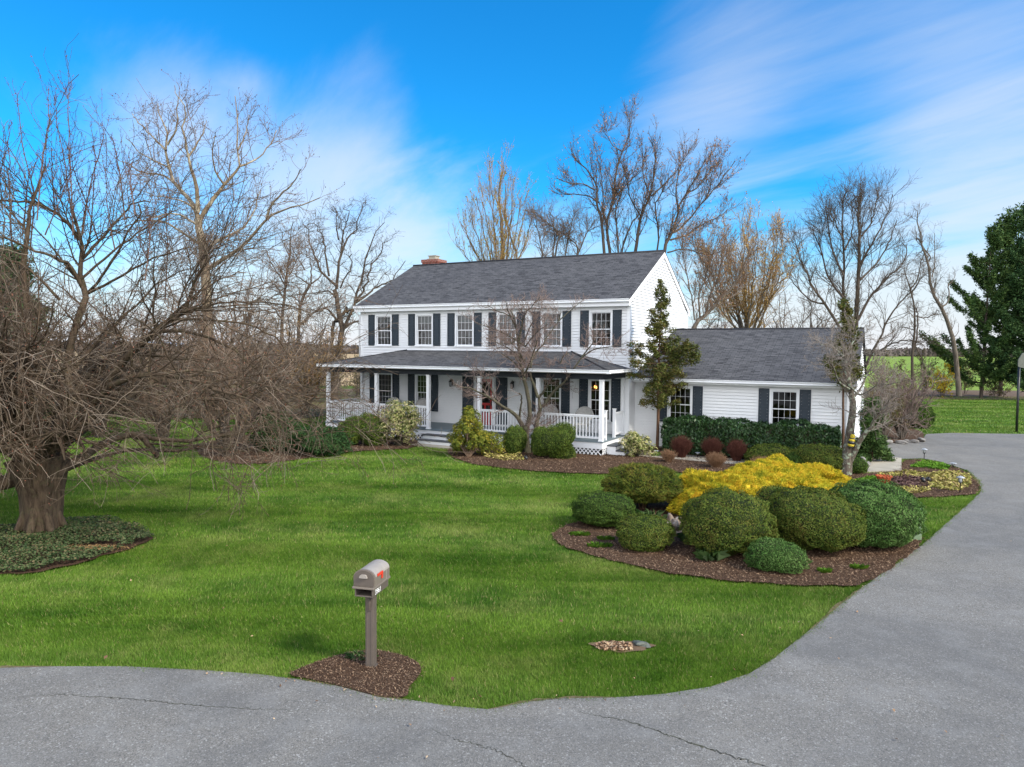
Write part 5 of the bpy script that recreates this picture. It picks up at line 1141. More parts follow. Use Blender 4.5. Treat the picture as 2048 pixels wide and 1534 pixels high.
def shell(d, rx, ry, h, low, f, pw=2.4, cz=.46):
    """rounded clipped form: low is how far the underside tucks in"""
    m = f(d)[:, None]; q = np.abs(d); s = (q[:, 0]**pw + q[:, 1]**pw + q[:, 2]**pw)**(-1/pw); p = d*s[:, None]*m
    z = np.where(p[:, 2] > 0, cz*h + p[:, 2]*(1-cz)*h, cz*h + p[:, 2]*cz*h*low)
    return np.stack([p[:, 0]*rx, p[:, 1]*ry, z], 1)
def core_mesh(f, rx, ry, h, low, s=.9, pw=2.4, cz=.46, nu=26, nv=14):
    u = np.arange(nu)*2*math.pi/nu; v = np.linspace(-math.pi/2+.02, math.pi/2-.02, nv)
    d = np.stack([np.outer(np.cos(v), np.cos(u)), np.outer(np.cos(v), np.sin(u)), np.outer(np.sin(v), np.ones(nu))], -1).reshape(-1, 3)
    V = shell(d, rx, ry, h, low, f, pw, cz); V[:, :2] *= s; V[:, 2] = cz*h + (V[:, 2]-cz*h)*s
    i = np.arange(nv-1)[:, None]*nu; j = np.arange(nu)[None]; jn = (j+1) % nu
    return V, np.stack([i+j, i+jn, i+nu+jn, i+nu+j], -1).reshape(-1, 4)
def clipped(name, label, cat, px, mt, leaf=.026, dens=1500, amp=.10, ry=None, pw=2.3, low=1.0, cz=.46, fuzz=.5, group=None, asp=.38, rough=.055, stem=None, rot=0, core=.9, feather=0, corem='core'):
    seed(label)
    c, r, h = place(*px); rx = r; ry = (ry or .95)*r; f = lumps(10, amp); f2 = lumps(26, rough, (9, 24))
    ff = lambda d: f(d)*f2(d); area = 2*math.pi*r*(h*1.1 + r*.6); n = int(area*dens*1.25)
    d = unit(sphere_dirs(n, -.97) + R_.normal(size=(n, 3))*.03); P = shell(d, rx, ry, h, low, ff, pw, cz)
    depth = R_.uniform(0, 1, n)**2.2; inn = np.array([0, 0, cz*h]); P = inn + (P-inn)*(1 - depth[:, None]*leaf*2.6/max(r, .2) + R_.normal(0, leaf*.28/max(r, .2), (n, 1)))
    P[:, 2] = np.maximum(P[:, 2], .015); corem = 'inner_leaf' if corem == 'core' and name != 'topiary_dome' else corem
    Nn = unit(d*np.array([1/rx, 1/ry, 1/h])*r) + R_.normal(size=(n, 3))*fuzz*1.4
    U = None
    if feather: U = d + np.array([0, 0, feather]) + R_.normal(size=(n, 3))*.45; Nn = R_.normal(size=(n, 3)) + d*.4
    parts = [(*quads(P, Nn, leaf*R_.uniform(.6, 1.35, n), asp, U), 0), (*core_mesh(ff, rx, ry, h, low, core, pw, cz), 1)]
    if stem:
        z1 = stem*h; a = np.array([[[0, 0, -.05], [.02, 0, z1*.5], [0, .02, z1*1.3]], [[.03, 0, -.05], [.12*r, .05, z1*.6], [.3*r, .1, z1*1.4]], [[-.03, 0, -.05], [-.12*r, .03, z1*.7], [-.28*r, -.05, z1*1.4]]], float)
        parts.append((*tubes(a, np.array([[.05, .045, .04], [.035, .03, .025], [.035, .03, .025]])*max(r, .6), 8), 2))
    o = mesh_np(name, parts, [M[mt], M[corem], M['bark_red']], None, tuple(c)); o.rotation_euler[2] = rot
    return tag(o, label, cat, group)
G1 = 'clipped evergreen mounds of the island bed'
clipped('clipped_yew', 'low dark rounded yew at the left end of the island bed', 'shrub', (1207, 1062, 126, 988), 'yew_dark', .019, 3000, .08, group=G1, low=.9)
clipped('clipped_yew', 'small round yew in front of the bronze topiary dome', 'shrub', (1289, 1108, 112, 1033), 'yew', .018, 3200, .07, group=G1)
clipped('clipped_yew', 'tall olive yew ball in the middle of the island bed', 'shrub', (1456, 1120, 182, 986), 'yew', .020, 2700, .06, group=G1, low=.95)
clipped('clipped_yew', 'widest olive brown yew mound sloping down to the right', 'shrub', (1630, 1116, 196, 980), 'yew', .020, 2700, .07, group=G1, pw=2.1)
clipped('clipped_yew', 'bright green yew dome at the driveway end of the island bed', 'shrub', (1738, 1108, 186, 966), 'yew_green', .022, 2500, .06, group=G1, pw=2.2)
clipped('clipped_yew', 'smallest round shrub at the front edge of the island bed', 'shrub', (1552, 1152, 106, 1082), 'yew_green', .017, 3400, .09, group=G1, fuzz=.6)
clipped('clipped_yew', 'yew lobe between the tall olive ball and the widest mound', 'shrub', (1548, 1085, 92, 978), 'yew', .020, 2500, .08, group=G1)
clipped('topiary_dome', 'bronze green dome shrub raised on a short dark trunk', 'shrub', (1285, 1034, 152, 926), 'topiary', .045, 2300, .06, pw=2.0, cz=.50, low=.55, asp=.13, stem=.36, feather=.3, rough=.08)
G2 = 'golden thread cypress mounds'
for px, lab, s in (((1428, 1042, 150, 944), 'golden feathery shrub leftmost of the golden mounds, green at its foot', 1), ((1508, 1000, 140, 936), 'golden feathery mound behind the tall olive yew ball', 2), ((1560, 985, 150, 928), 'golden feathery mound topmost in the middle of the gold mass', 3),
                   ((1634, 985, 136, 936), 'golden feathery mound tapering right towards the lichen spotted tree', 4), ((1560, 1010, 120, 950), 'golden feathery mound just above the widest olive yew', 5)):
    clipped('golden_cypress', lab, 'shrub', px, 'gold', .046, 4600, .30, pw=2.0, asp=.16, feather=.5, rough=.11, group=G2, low=1, corem='gold')
G3 = 'low yew mounds in front of the laurel hedge'
clipped('yew_mound', 'wide flat yew mound at the left, before the laurel hedge', 'shrub', (1540, 934, 96, 891), 'yew', .026, 1900, .06, group=G3)
clipped('yew_mound', 'broad yew mound directly left of the lichen spotted trunk', 'shrub', (1643, 948, 106, 892), 'yew', .026, 1900, .06, group=G3)
clipped('yew_mound', 'small yew mound in front between two wider ones', 'shrub', (1600, 944, 64, 906), 'yew_dark', .024, 2100, .06, group=G3)
clipped('yew_mound', 'small dark yew mound right of the lichen spotted trunk', 'shrub', (1712, 950, 44, 916), 'yew_dark', .024, 2100, .08, group=G3)
clipped('round_bush', 'dark ball shaped bush at the far edge of the driveway', 'shrub', (1838, 858, 52, 806), 'yew_dark', .04, 900, .05, pw=2.1)
G4 = 'foundation shrubs along the porch'
clipped('boxwood', 'round green shrub right of the dark juniper', 'shrub', (704, 893, 56, 836), 'box', .028, 1500, .16, group=G4, fuzz=.8, pw=2.0)
clipped('boxwood', 'taller rounded green shrub beside the cream flowered shrub', 'shrub', (745, 893, 62, 826), 'box', .028, 1500, .16, group=G4, fuzz=.8, pw=2.0)
clipped('boxwood', 'ball of boxwood left of the dogwood trunk', 'shrub', (1030, 912, 47, 851), 'box', .024, 1900, .06, group=G4, pw=2.0)
clipped('boxwood', 'boxwood partly hidden right behind the dogwood trunk', 'shrub', (1084, 917, 47, 852), 'box', .024, 1900, .08, group=G4, pw=2.0)
clipped('boxwood', 'shaggy light green boxwood under the porch railing', 'shrub', (1122, 921, 67, 850), 'box', .026, 1700, .22, group=G4, fuzz=.9, pw=2.0)
clipped('juniper', 'broad dark green juniper at the left corner of the porch bed', 'shrub', (620, 914, 136, 846), 'juniper', .05, 900, .28, fuzz=.9, asp=.3, feather=.5, rough=.12)
clipped('juniper', 'dark evergreen shrub behind the broad juniper', 'shrub', (560, 905, 90, 835), 'juniper', .05, 900, .25, fuzz=.9, asp=.3, feather=.5, rough=.12)

def hedge():
    seed('hedge')
    x0, x1, y0, y1, h = 1.55, 7.55, -.55, .42, 1.30; n = 15000
    U = R_.uniform(x0, x1, n); face = R_.uniform(0, 1, n); P = np.empty((n, 3)); Nn = np.empty((n, 3))
    top = face < .3; fr = (face >= .3) & (face < .8); en = face >= .8
    P[top] = np.stack([U[top], R_.uniform(y0, y1, top.sum()), np.full(top.sum(), h)], 1); Nn[top] = (0, 0, 1)
    P[fr] = np.stack([U[fr], np.full(fr.sum(), y0), R_.uniform(.05, h, fr.sum())], 1); Nn[fr] = (0, -1, .3)
    k = en.sum(); sd = R_.uniform(size=k) < .5; P[en] = np.stack([np.where(sd, x0, x1), R_.uniform(y0, y1, k), R_.uniform(.05, h, k)], 1); Nn[en] = np.stack([np.where(sd, -1, 1), np.zeros(k), np.full(k, .3)], 1)
    bump = .05*np.sin(P[:, 0]*3.3) + .05*np.sin(P[:, 2]*6+P[:, 0]*2) + .04*np.sin(P[:, 0]*9.1)
    P += Nn*(bump + R_.normal(0, .035, n))[:, None]; P[:, 2] = np.maximum(P[:, 2], .02)
    parts = [(*quads(P, Nn + R_.normal(size=(n, 3))*.6, .062*R_.uniform(.6, 1.3, n), .38, Nn*.5 + R_.normal(size=(n, 3))*.6 + [0, 0, .7], lift=.12), 0)]
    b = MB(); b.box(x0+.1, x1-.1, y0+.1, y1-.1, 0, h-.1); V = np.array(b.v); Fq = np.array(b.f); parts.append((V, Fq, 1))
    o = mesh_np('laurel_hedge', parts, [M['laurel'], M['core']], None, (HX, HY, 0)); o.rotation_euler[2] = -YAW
    tag(o, 'dark glossy laurel hedge clipped into a long box below the garage windows', 'hedge')
hedge()

def loose(name, label, px, mt, leaf, count, lobes, group=None, spread=.55, twigm='tw_brown', asp=.32, whorl=6, stems=7):
    seed(label)
    """open leafy shrub: stems carrying whorls of leaves gathered in lobes"""
    c, r, h = place(*px); root = thing(name, label, 'shrub', tuple(c), 0, group)
    Lc = []; St = []
    for i in range(lobes):
        a = R_.uniform(0, 6.28); e = math.sqrt(R_.uniform(0, 1))*r*.72; z = R_.uniform(.22, .86)*h*(1 - .35*(e/r)**2); Lc.append((np.array([math.cos(a)*e, math.sin(a)*e*.8, z]), R_.uniform(.22, .40)*r))
    n = count//whorl; w = np.array([q[1]**2 for q in Lc]); k = R_.choice(lobes, n, p=w/w.sum()); d = unit(R_.normal(size=(n, 3)) + [0, -.1, .25])
    P = np.array([Lc[i][0] for i in k]) + d*np.array([Lc[i][1] for i in k])[:, None]*R_.uniform(.55, 1.05, (n, 1)); P[:, 2] = np.clip(P[:, 2], .03, h*1.02)
    A = np.repeat(unit(d + [0, 0, .5]), whorl, 0); Cq = np.repeat(P, whorl, 0); rd = unit(np.cross(A, R_.normal(size=A.shape))); U = unit(rd + A*R_.uniform(-.1, .9, (len(A), 1)))
    s = leaf*R_.uniform(.6, 1.3, len(A)); V = quads(Cq + U*s[:, None]*.9, A + R_.normal(size=A.shape)*.3, s, asp, U, .1)
    mesh_np('foliage', [(*V, 0)], M[mt], root)
    T = np.array([np.stack([[R_.uniform(-.1, .1)*r, R_.uniform(-.1, .1)*r, -.03], q[0]*[.45, .45, .45] + R_.normal(size=3)*.03, q[0]*.8 + R_.normal(size=3)*.03, q[0]]) for q in Lc])
    tw = tubes(T, np.tile(np.array([.018, .014, .010, .006])*max(r, .5)*1.5, (len(T), 1)), 5)
    mesh_np('stems', [(*tw, 0)], M[twigm], root); return root
loose('pieris', 'loose shrub with cream flower tassels below the left porch railing', (796, 897, 98, 797), 'pieris', .044, 13000, 38, 'pieris shrubs by the porch', twigm='bark_dog')
loose('pieris', 'open pale flowered shrub at the side steps of the porch', (1274, 917, 82, 862), 'pieris', .046, 4600, 16, 'pieris shrubs by the porch', twigm='bark_dog')
loose('azalea', 'tall upright golden bronze shrub right of the porch steps', (938, 918, 76, 806), 'azalea', .036, 15000, 34, 'bronze azaleas by the steps')
loose('azalea', 'lower sprawling olive bronze shrub between steps and boxwood ball', (980, 916, 84, 858), 'azalea', .034, 9000, 26, 'bronze azaleas by the steps')
loose('azalea', 'low olive part of the shrub group touching the right end of the porch steps', (917, 912, 50, 864), 'azalea', .034, 5000, 14, 'bronze azaleas by the steps')

def twiggy(name, label, px, mt, n, group, r0=.0035, bud=None, fan=.75):
    seed(label)
    c, r, h = place(*px); root = None
    a = R_.uniform(0, 6.28, n); e = np.sqrt(R_.uniform(0, 1, n)); tz = h*R_.uniform(.75, 1.0, n)*(1-.35*e**3)
    t = np.linspace(0, 1, 6)[None, :, None]; B = np.stack([np.cos(a)*e*r*.30, np.sin(a)*e*r*.30, np.full(n, -.02)], 1)[:, None]; Tt = np.stack([np.cos(a)*e*r, np.sin(a)*e*r, tz], 1)[:, None]
    P = B + (Tt-B)*t; P[..., 2] = B[..., 2] + (Tt-B)[..., 2]*(t[..., 0]**fan); P += R_.normal(size=P.shape)*.012*t
    Rr = np.linspace(r0*1.6, r0*.7, 6)[None].repeat(n, 0); q = spawn(P, Rr, 5.5, .3, .6, .16, 4, .2, .15, .1, .7, r0, r0*.6, flat=0)
    q[0][..., 2] = np.maximum(q[0][..., 2], .02)
    parts = [(*tubes(P, Rr, 3), 0), (*tubes(*q, 3), 0), (*buds(q[0], n*9, .011, .5, .01), 0)]
    o = mesh_np(name, parts, [M[mt]], None, tuple(c)); return tag(o, label, 'shrub', group)
G5 = 'leafless red brown shrubs before the hedge'
twiggy('barberry', 'twiggy dark red shrub nearest the hedge\'s left end', (1363, 918, 46, 873), 'tw_red', 520, G5)
twiggy('barberry', 'middle twiggy dark red shrub before the hedge', (1423, 919, 46, 876), 'tw_red', 480, G5)
twiggy('barberry', 'twiggy dark red shrub beside the wide flat yew mound', (1473, 925, 42, 880), 'tw_red', 460, G5)
G6 = 'cut back tan shrubs in the mulch'
twiggy('spirea', 'small tan cut-back shrub below the leftmost dark red shrub', (1337, 926, 30, 902), 'tw_tan', 330, G6)
twiggy('spirea', 'tan cut-back shrub below the middle and right dark red shrubs', (1431, 937, 42, 908), 'tw_tan', 420, G6)
twiggy('spirea', 'brownish cut-back shrub just behind the golden mounds', (1524, 945, 46, 916), 'tw_tan', 420, G6)
def arching(label, b0, h, sp, n, tw, group=None, name='bare_shrub'):
    seed(label)
    lb = vase(b0, h, n, sp, .03, curve=.1, bottom=.05, wig=.3)
    lv = [dict(per_m=4.0, t0=.2, ang=.8, ln=.8, k=6, wig=.2, tr0=.05, tr1=-.05, rf=.6, rmax=.014, rtip=.007), dict(per_m=4.6, t0=.1, ang=.8, ln=.38, k=5, wig=.22, tr0=.05, tr1=0, rf=.7, rmax=.008, rtip=.0055), dict(per_m=4, t0=.1, ang=.8, ln=.16, k=4, wig=.2, tr0=.05, tr1=0, rf=.8, rmax=.006, rtip=.0045)]
    return assemble(name, label, 'shrub', b0, lb, lv, M['bark_grey'], M[tw], (1500, .016, M['bud_brown']), group)
arching('wide pinkish grey leafless shrub between the lichen spotted tree and the dark round bush', G(1803, 878), 3.1, 1.95, 30, 'tw_pink')
arching('olive tan leafless shrub at the end of the driveway bed, right of the garage', G(1768, 880), 2.4, .95, 20, 'tw_olive')
# conifers
def conifer(name, label, px_base, Y, ytop, wpx, mt, bm, bare=.0, tiers=26, per=7, leaf=.1, group=None, profile=None, lean=0, droop=-.15, sprays=26, asp=.34, wob=.25, dens=1.0, lump=.35, tuft=0):
    seed(label)
    b0 = at(px_base[0], px_base[1], Y); b0[2] = 0; top = at(px_base[0]+lean, ytop, Y); h = top[2]; W = wpx*Y/F/2
    root = thing(name, label, 'tree', tuple(b0), 0, group); t = np.linspace(0, 1, LK)
    Tp = np.stack([(top[0]-b0[0])*t + .02*np.sin(t*9), .03*np.sin(t*7), h*t*.98], 1); Tp[0, 2] = -.2
    tr = [(*tubes(Tp[None], (np.linspace(.055, .006, LK)*h/4*.75)[None], 8), 0)]
    prof = profile or (lambda u: 1-u)
    bp, br = [], []
    for i in range(tiers):
        u = bare + (1-bare)*(i+.5)/tiers
        for k in range(per):
            a = R_.uniform(0, 6.28); L = W*prof((u-bare)/(1-bare))*R_.uniform(1-wob*2, 1+wob*.6); s = np.array([np.interp(u, t, Tp[:, 0]), 0, h*u]); d = np.array([math.cos(a), math.sin(a), 0])
            z = np.array([0, 0, 1.0]); up = R_.uniform(-.1, .35)
            bp.append(np.stack([s, s + d*L*.4 + z*L*(up*.4), s + d*L*.75 + z*L*(up*.6+droop*.5), s + d*L + z*L*(up*.9+droop)])); br.append(np.linspace(.010, .003, 4)*h/4)
    bp, br = np.array(bp), np.array(br); tr.append((*tubes(bp, br, 4), 0)); mesh_np('trunk', tr, bm, root, None, None, True)
    m = len(bp); Ln = np.linalg.norm(bp[:, -1]-bp[:, 0], axis=1); n = int(m*sprays*dens); idx = R_.choice(m, n, p=Ln/Ln.sum()); u = R_.uniform(.12, 1, n)**.75; f = u*3; i = np.minimum(f.astype(int), 2); f = (f-i)[:, None]
    base = bp[idx, i]*(1-f) + bp[idx, i+1]*f; tan = unit(bp[idx, i+1]-bp[idx, i])
    # lateral sprays: flat fans of scale leaves
    sd = unit(np.cross(tan, [0, 0, 1.0]) + R_.normal(size=(n, 3))*.35)*np.where(R_.uniform(size=n) < .5, 1, -1)[:, None]
    dirn = unit(tan*.6 + sd*R_.uniform(.2, 1, (n, 1)) + np.array([0, 0, .12])); sl = lump*Ln[idx][:, None]*R_.uniform(.3, 1, (n, 1))*(1.15-u[:, None]) + leaf*.6
    q = 7; w = np.linspace(.1, 1, q)[None, :, None]; Pc = base[:, None] + dirn[:, None]*sl[:, None]*w + np.array([0, 0, -.25])*(w**2)*sl[:, None]*.5
    Pc = Pc.reshape(-1, 3) + R_.normal(size=(n*q, 3))*leaf*(.4+tuft*1.6)*np.array([1, 1, 1+tuft]); U = np.repeat(dirn, q, 0) + R_.normal(size=(n*q, 3))*.5
    V = quads(Pc, np.array([0, 0, 1.0]) + R_.normal(size=(n*q, 3))*(.6+tuft), leaf*R_.uniform(.5, 1.25, n*q), asp, U)
    k = V[0].reshape(-1, 4, 3)[:, :, 2].min(1) > .03; Vv = V[0].reshape(-1, 4, 3)[k].reshape(-1, 3)
    mesh_np('crown', [(Vv, np.arange(len(Vv)).reshape(-1, 4), 0)], M[mt], root); return root
pr = lambda u: np.interp(u, [0, .12, .3, .45, .60, .8, 1], [.45, .75, 1.08, .92, .36, .27, .07])
conifer('hinoki_cypress', 'open irregular olive conifer at the corner of porch and garage', (1314, 905), 27.0, 560, 140, 'hinoki', M['bark_red'], .25, 30, 6, .062, 'sparse conifers at the garage corners', pr, 8, .06, 17, lump=.25, wob=.44, tuft=.26)
pr2 = lambda u: np.interp(u, [0, .2, .35, .5, .7, 1], [.4, .75, .5, .40, .34, .10])
conifer('hinoki_cypress', 'sparse dark conifer half hidden behind the lichen spotted tree', (1686, 905), 23.9, 600, 100, 'hinoki', M['bark_red'], .46, 20, 4, .058, 'sparse conifers at the garage corners', pr2, 4, .0, 18, lump=.30, wob=.42, tuft=.35)
conifer('spruce', 'low dark spreading evergreen beside the concrete walk', (1744, 936), 24.9, 800, 66, 'spruce', M['bark_red'], .0, 12, 8, .06, None, lambda u: 1-.6*u, 0, -.1, 24, lump=.26, wob=.4, tuft=.3)
pe = lambda u: np.interp(u, [0, .1, .25, .4, .55, .7, .85, 1], [.85, 1.0, .88, .72, .60, .42, .26, .05])
conifer('evergreen_tree', 'big dark green evergreen with uneven top at the lawn edge', (1962, 795), 60, 452, 170, 'spruce', M['bark_dark'], .07, 24, 5, .135, 'tall evergreens on the right', pe, 22, .45, 46, lump=.12, dens=1.0, wob=.62, tuft=.25)
conifer('evergreen_tree', 'taller evergreen cut off by the right edge of the photo', (2066, 795), 58, 405, 140, 'spruce2', M['bark_dark'], .05, 26, 6, .14, 'tall evergreens on the right', pe, -14, .35, 52, lump=.16, dens=1.05, wob=.5, tuft=.3)
conifer('evergreen_tree', 'slim leaning evergreen top between the two big evergreens', (2000, 795), 63, 425, 90, 'spruce', M['bark_dark'], .35, 20, 5, .18, 'tall evergreens on the right', lambda u: .3+.7*math.sin(min(1, u)*3.0), 22, .1, 22, lump=.3, wob=.5, tuft=.5)
conifer('evergreen_tree', 'dark evergreen behind the far left bare trees', (20, 880), 33, 500, 200, 'spruce2', M['bark_dark'], .03, 24, 8, .14, None, lambda u: 1-.75*u, 0, 0, 24, lump=.3, wob=.4, tuft=.4)
# ground plants
def tufts(name, label, cat, spots, mt, hgt, n, wid, group, asp=1.0):
    seed(name+str(len(spots)))
    for (px, py, rpx), lab in zip(spots, label):
        c = G(px, py); r = rpx*c[1]/F; m = n
        a = R_.uniform(0, 6.28, m); e = np.sqrt(R_.uniform(0, 1, m))*r; B = np.stack([np.cos(a)*e, np.sin(a)*e*asp, np.zeros(m)], 1); a2 = a + R_.normal(0, .8, m)
        d = np.stack([np.cos(a2), np.sin(a2), np.zeros(m)], 1); L = hgt*R_.uniform(.6, 1.2, m)[:, None]; W = np.stack([-d[:, 1], d[:, 0], np.zeros(m)], 1)*wid
        p1 = B + d*L*.25 + [0, 0, 1]*L*.65; p2 = B + d*L*.85 + [0, 0, 1]*L*R_.uniform(.35, .95, (m, 1))
        V = np.stack([B-W, B+W, p1+W, p2, p1-W], 1).reshape(-1, 3)
        o = mesh_np(name, [(V, np.arange(m*5).reshape(-1, 5), 0)], M[mt], None, tuple(c)); tag(o, lab, cat, group)
tufts('daylily', ['strap-leaved green clump behind the small round yew', 'strap-leaved clump at the left foot of the tall olive yew ball', 'strap-leaved clump at the front foot of the tall olive yew ball', 'strap-leaved clump between small round yew and bronze dome'], 'plant',
      [(1300, 1042, 26), (1384, 1085, 14), (1418, 1120, 18), (1262, 1052, 16)], 'strap', .26, 60, .0055, 'strap leaved clumps in the island bed')
tufts('grass_tuft', ['bright green tuft left in the island bed mulch', 'bright green tuft below the left end yew', 'bright tuft at the right front of the island bed', 'little tuft right of the smallest round shrub', 'bright tuft beside the small round yew'], 'plant',
      [(1160, 1071, 20), (1200, 1094, 22), (1718, 1138, 12), (1650, 1146, 8), (1212, 1080, 14)], 'cover', .09, 150, .005, 'green tufts in the island bed', .5)
tufts('grass_tuft', ['sparse grey green weeds at the foot of the mailbox post'], 'plant', [(722, 1316, 30)], 'strap', .07, 130, .003, None, .55)
def cover(label, pxs, mt, hgt, dens, leaf, name='ground_cover'):
    seed(str(pxs))
    p = smooth_poly(gpoly(pxs), 2); x, y = scatter(p, dens); m = len(x); z = .015 + hgt*R_.uniform(0, 1, m)*(.55+.45*np.sin(x*5.1)*np.sin(y*6.3))
    V = quads(np.stack([x, y, z], 1), np.stack([R_.normal(0, .6, m), R_.normal(0, .6, m), np.ones(m)], 1), leaf*R_.uniform(.6, 1.4, m), .4, lift=.2)
    o = mesh_np(name, [(*V, 0)], M[mt]); o['kind'] = 'stuff'
cover('', [(1812, 937), (1850, 923), (1890, 930), (1905, 938), (1880, 941), (1850, 936)], 'cover', .13, 1000, .045)
cover('', [(1740, 952), (1800, 946), (1880, 948), (1925, 945), (1945, 960), (1938, 978), (1900, 984), (1850, 974), (1870, 960), (1840, 955), (1780, 958)], 'cover_y', .14, 700, .05)
cover('', [(1775, 983), (1800, 976), (1860, 976), (1862, 986), (1800, 990)], 'cover_y', .12, 600, .045)
cover('', [(1780, 960), (1810, 948), (1838, 956), (1845, 964), (1800, 968)], 'cover_p', .12, 1100, .04)
cover('', [(1758, 972), (1780, 966), (1865, 970), (1862, 977), (1790, 978)], 'cover_p', .08, 800, .035)
cover('', [(1700, 962), (1755, 950), (1765, 970), (1740, 978), (1712, 975)], 'cover', .07, 800, .04)
cover('', [(957, 912), (985, 908), (1040, 913), (1058, 920), (1010, 924)], 'cover_y', .16, 420, .05)
cover('', [(1300, 909), (1325, 906), (1328, 912), (1305, 914)], 'cover', .08, 600, .04)
# field edge: brush, forsythia, far woods
def brush(label, x0, x1, Y, h, n, mt, name, cat, group=None):
    seed(label)
    b0 = at((x0+x1)/2, 790, Y); b0[2] = 0; w = (x1-x0)*Y/F/2
    lb = vase(b0, h, 12, w, .03, curve=.1, bottom=.25, wig=.3); org = b0
    P = np.stack([l[0] for l in lb]); Rr = np.stack([l[1] for l in lb])*.6; q = spawn(P, Rr, 3.2, .05, .8, .9, 5, .2, .05, .05, .6, .02, .010); q[0][..., 2] = np.maximum(q[0][..., 2], .02)
    q2 = spawn(*q, 3.5, .05, .8, .4, 4, .2, .05, .05, .7, .012, .008); q2[0][..., 2] = np.maximum(q2[0][..., 2], .02)
    o = mesh_np(name, [(*tubes(P, Rr, 4), 1), (*tubes(*q, 3), 1), (*tubes(*q2, 3), 1), (*buds(q2[0], n, .055, .55, .05, .05), 0)], [M[mt], M['tw_grey']], None, tuple(b0), b0)
    tag(o, label, cat, group)
brush('bright yellow forsythia in bloom at the lawn edge', 1858, 1912, 61, 2.9, 2600, 'forsythia', 'forsythia', 'shrub')
G7 = 'field edge brush on the right'
for a, c, Y, h, lab in ((1778, 1835, 62, 2.6, 'olive scrub in the field edge left of the thin broken tree'), (1828, 1872, 64, 3.6, 'grey green scrub between the thin broken tree and the forsythia'), (1895, 1960, 66, 3.4, 'tan scrub behind the forsythia'), (1950, 2040, 62, 2.2, 'rusty brown scrub under the big dark evergreen'), (1740, 1790, 58, 3.0, 'scrub right behind the wide pinkish shrub')):
    brush(lab, a, c, Y, h*1.15, 1800, 'brush', 'brush_shrub', 'shrub', G7)
G8 = 'field edge brush left of the house'
for a, c, Y, h, mt, lab in ((640, 705, 52, 4.0, 'brush', 'olive scrub seen past the left porch post'), (690, 745, 56, 3.4, 'brush', 'tan scrub in the dry field behind the porch rail'), (590, 650, 50, 4.2, 'brush', 'scrub at the foot of the crooked trees'), (470, 560, 48, 5.0, 'brush', 'olive brown scrub behind the thicket'), (330, 430, 46, 5.0, 'brush', 'brown scrub below the plane tree'), (180, 300, 44, 5.0, 'brush', 'brown scrub behind the huge tree'), (-20, 130, 44, 5.5, 'brush', 'brown scrub at the far left')):
    brush(lab, a, c, Y, h, 1300, mt, 'brush_shrub', 'shrub', G8)
def far():
    seed('far')
    def band(x0, x1, Y0, Y1, h0, h1, n, leaf, name, mt):
        x = R_.uniform(x0, x1, n); y = R_.uniform(Y0, Y1, n); hh = h0 + (h1-h0)*(.5+.5*np.sin(x*.021+2)*np.sin(x*.057)); z = hh*R_.uniform(0, 1, n)**.8
        V = quads(np.stack([x, y, z], 1), np.stack([R_.normal(0, .5, n), -np.ones(n), R_.normal(0, .5, n)], 1), leaf*R_.uniform(.5, 1.3, n), .7, np.stack([R_.normal(0, .4, n), np.zeros(n), np.ones(n)], 1))
        o = mesh_np(name, [(*V, 0)], M[mt]); o['kind'] = 'stuff'
    band(60, 620, 560, 610, 4, 7.5, 9000, 2.0, 'far_woods', 'farwood')
    band(-420, 60, 420, 480, 2.5, 6, 7000, 1.8, 'far_woods', 'farwood')
    band(-60, 0, 110, 135, 1.5, 5, 2600, .7, 'field_hedgerow', 'farwood')
    b = MB(); n = 60; xs = np.linspace(-1100, 300, n); hz = 9 + 7*np.sin(xs*.006+1) + 4*np.sin(xs*.017)
    for i in range(n-1): b.face([(xs[i], 1250, -1), (xs[i+1], 1250, -1), (xs[i+1], 1330, hz[i+1]), (xs[i], 1330, hz[i])]); b.face([(xs[i], 1330, hz[i]), (xs[i+1], 1330, hz[i+1]), (xs[i+1], 1390, -1), (xs[i], 1390, -1)])
    o = b.build('hills', M['farhill']); o['kind'] = 'structure'
far()
# logs on the litter strip, stones, stump
def rock(label, c, s, m='rock', name='stone', cat='stone', group=None):
    f = lumps(12, .35, (1.5, 5)); V, Fq = core_mesh(f, s[0], s[1], s[2], 1, 1, 2.0, .45, 18, 11); o = mesh_np(name, [(V, Fq, 0)], M[m], None, tuple(c), None, True); o.rotation_euler[2] = R_.uniform(0, 6); tag(o, label, cat, group)
rock('pale rounded stone at the corner of the driveway bed', G(1772, 888), (.24, .18, .20), group='stones edging the driveway bed')
rock('reddish flat stone left of the pale rounded stone', G(1757, 890), (.30, .2, .16), group='stones edging the driveway bed')
for i, x in enumerate((1802, 1822, 1843)): rock(('low stone edging the mulch below the wide pinkish shrub', 'low edging stone in the middle of the curb of the driveway bed', 'low edging stone nearest the dark round bush')[i], G(x, 887-i*2), (.34, .16, .14), group='stones edging the driveway bed')
rock('dark flat stone half sunk beside the dry leaves in the front lawn', G(1284, 1290) - [0, 0, .02], (.11, .07, .05), 'board', 'drain_stone')
rock('pale grey boulder under the low dark evergreen by the walk', G(1727, 930), (.30, .2, .24))
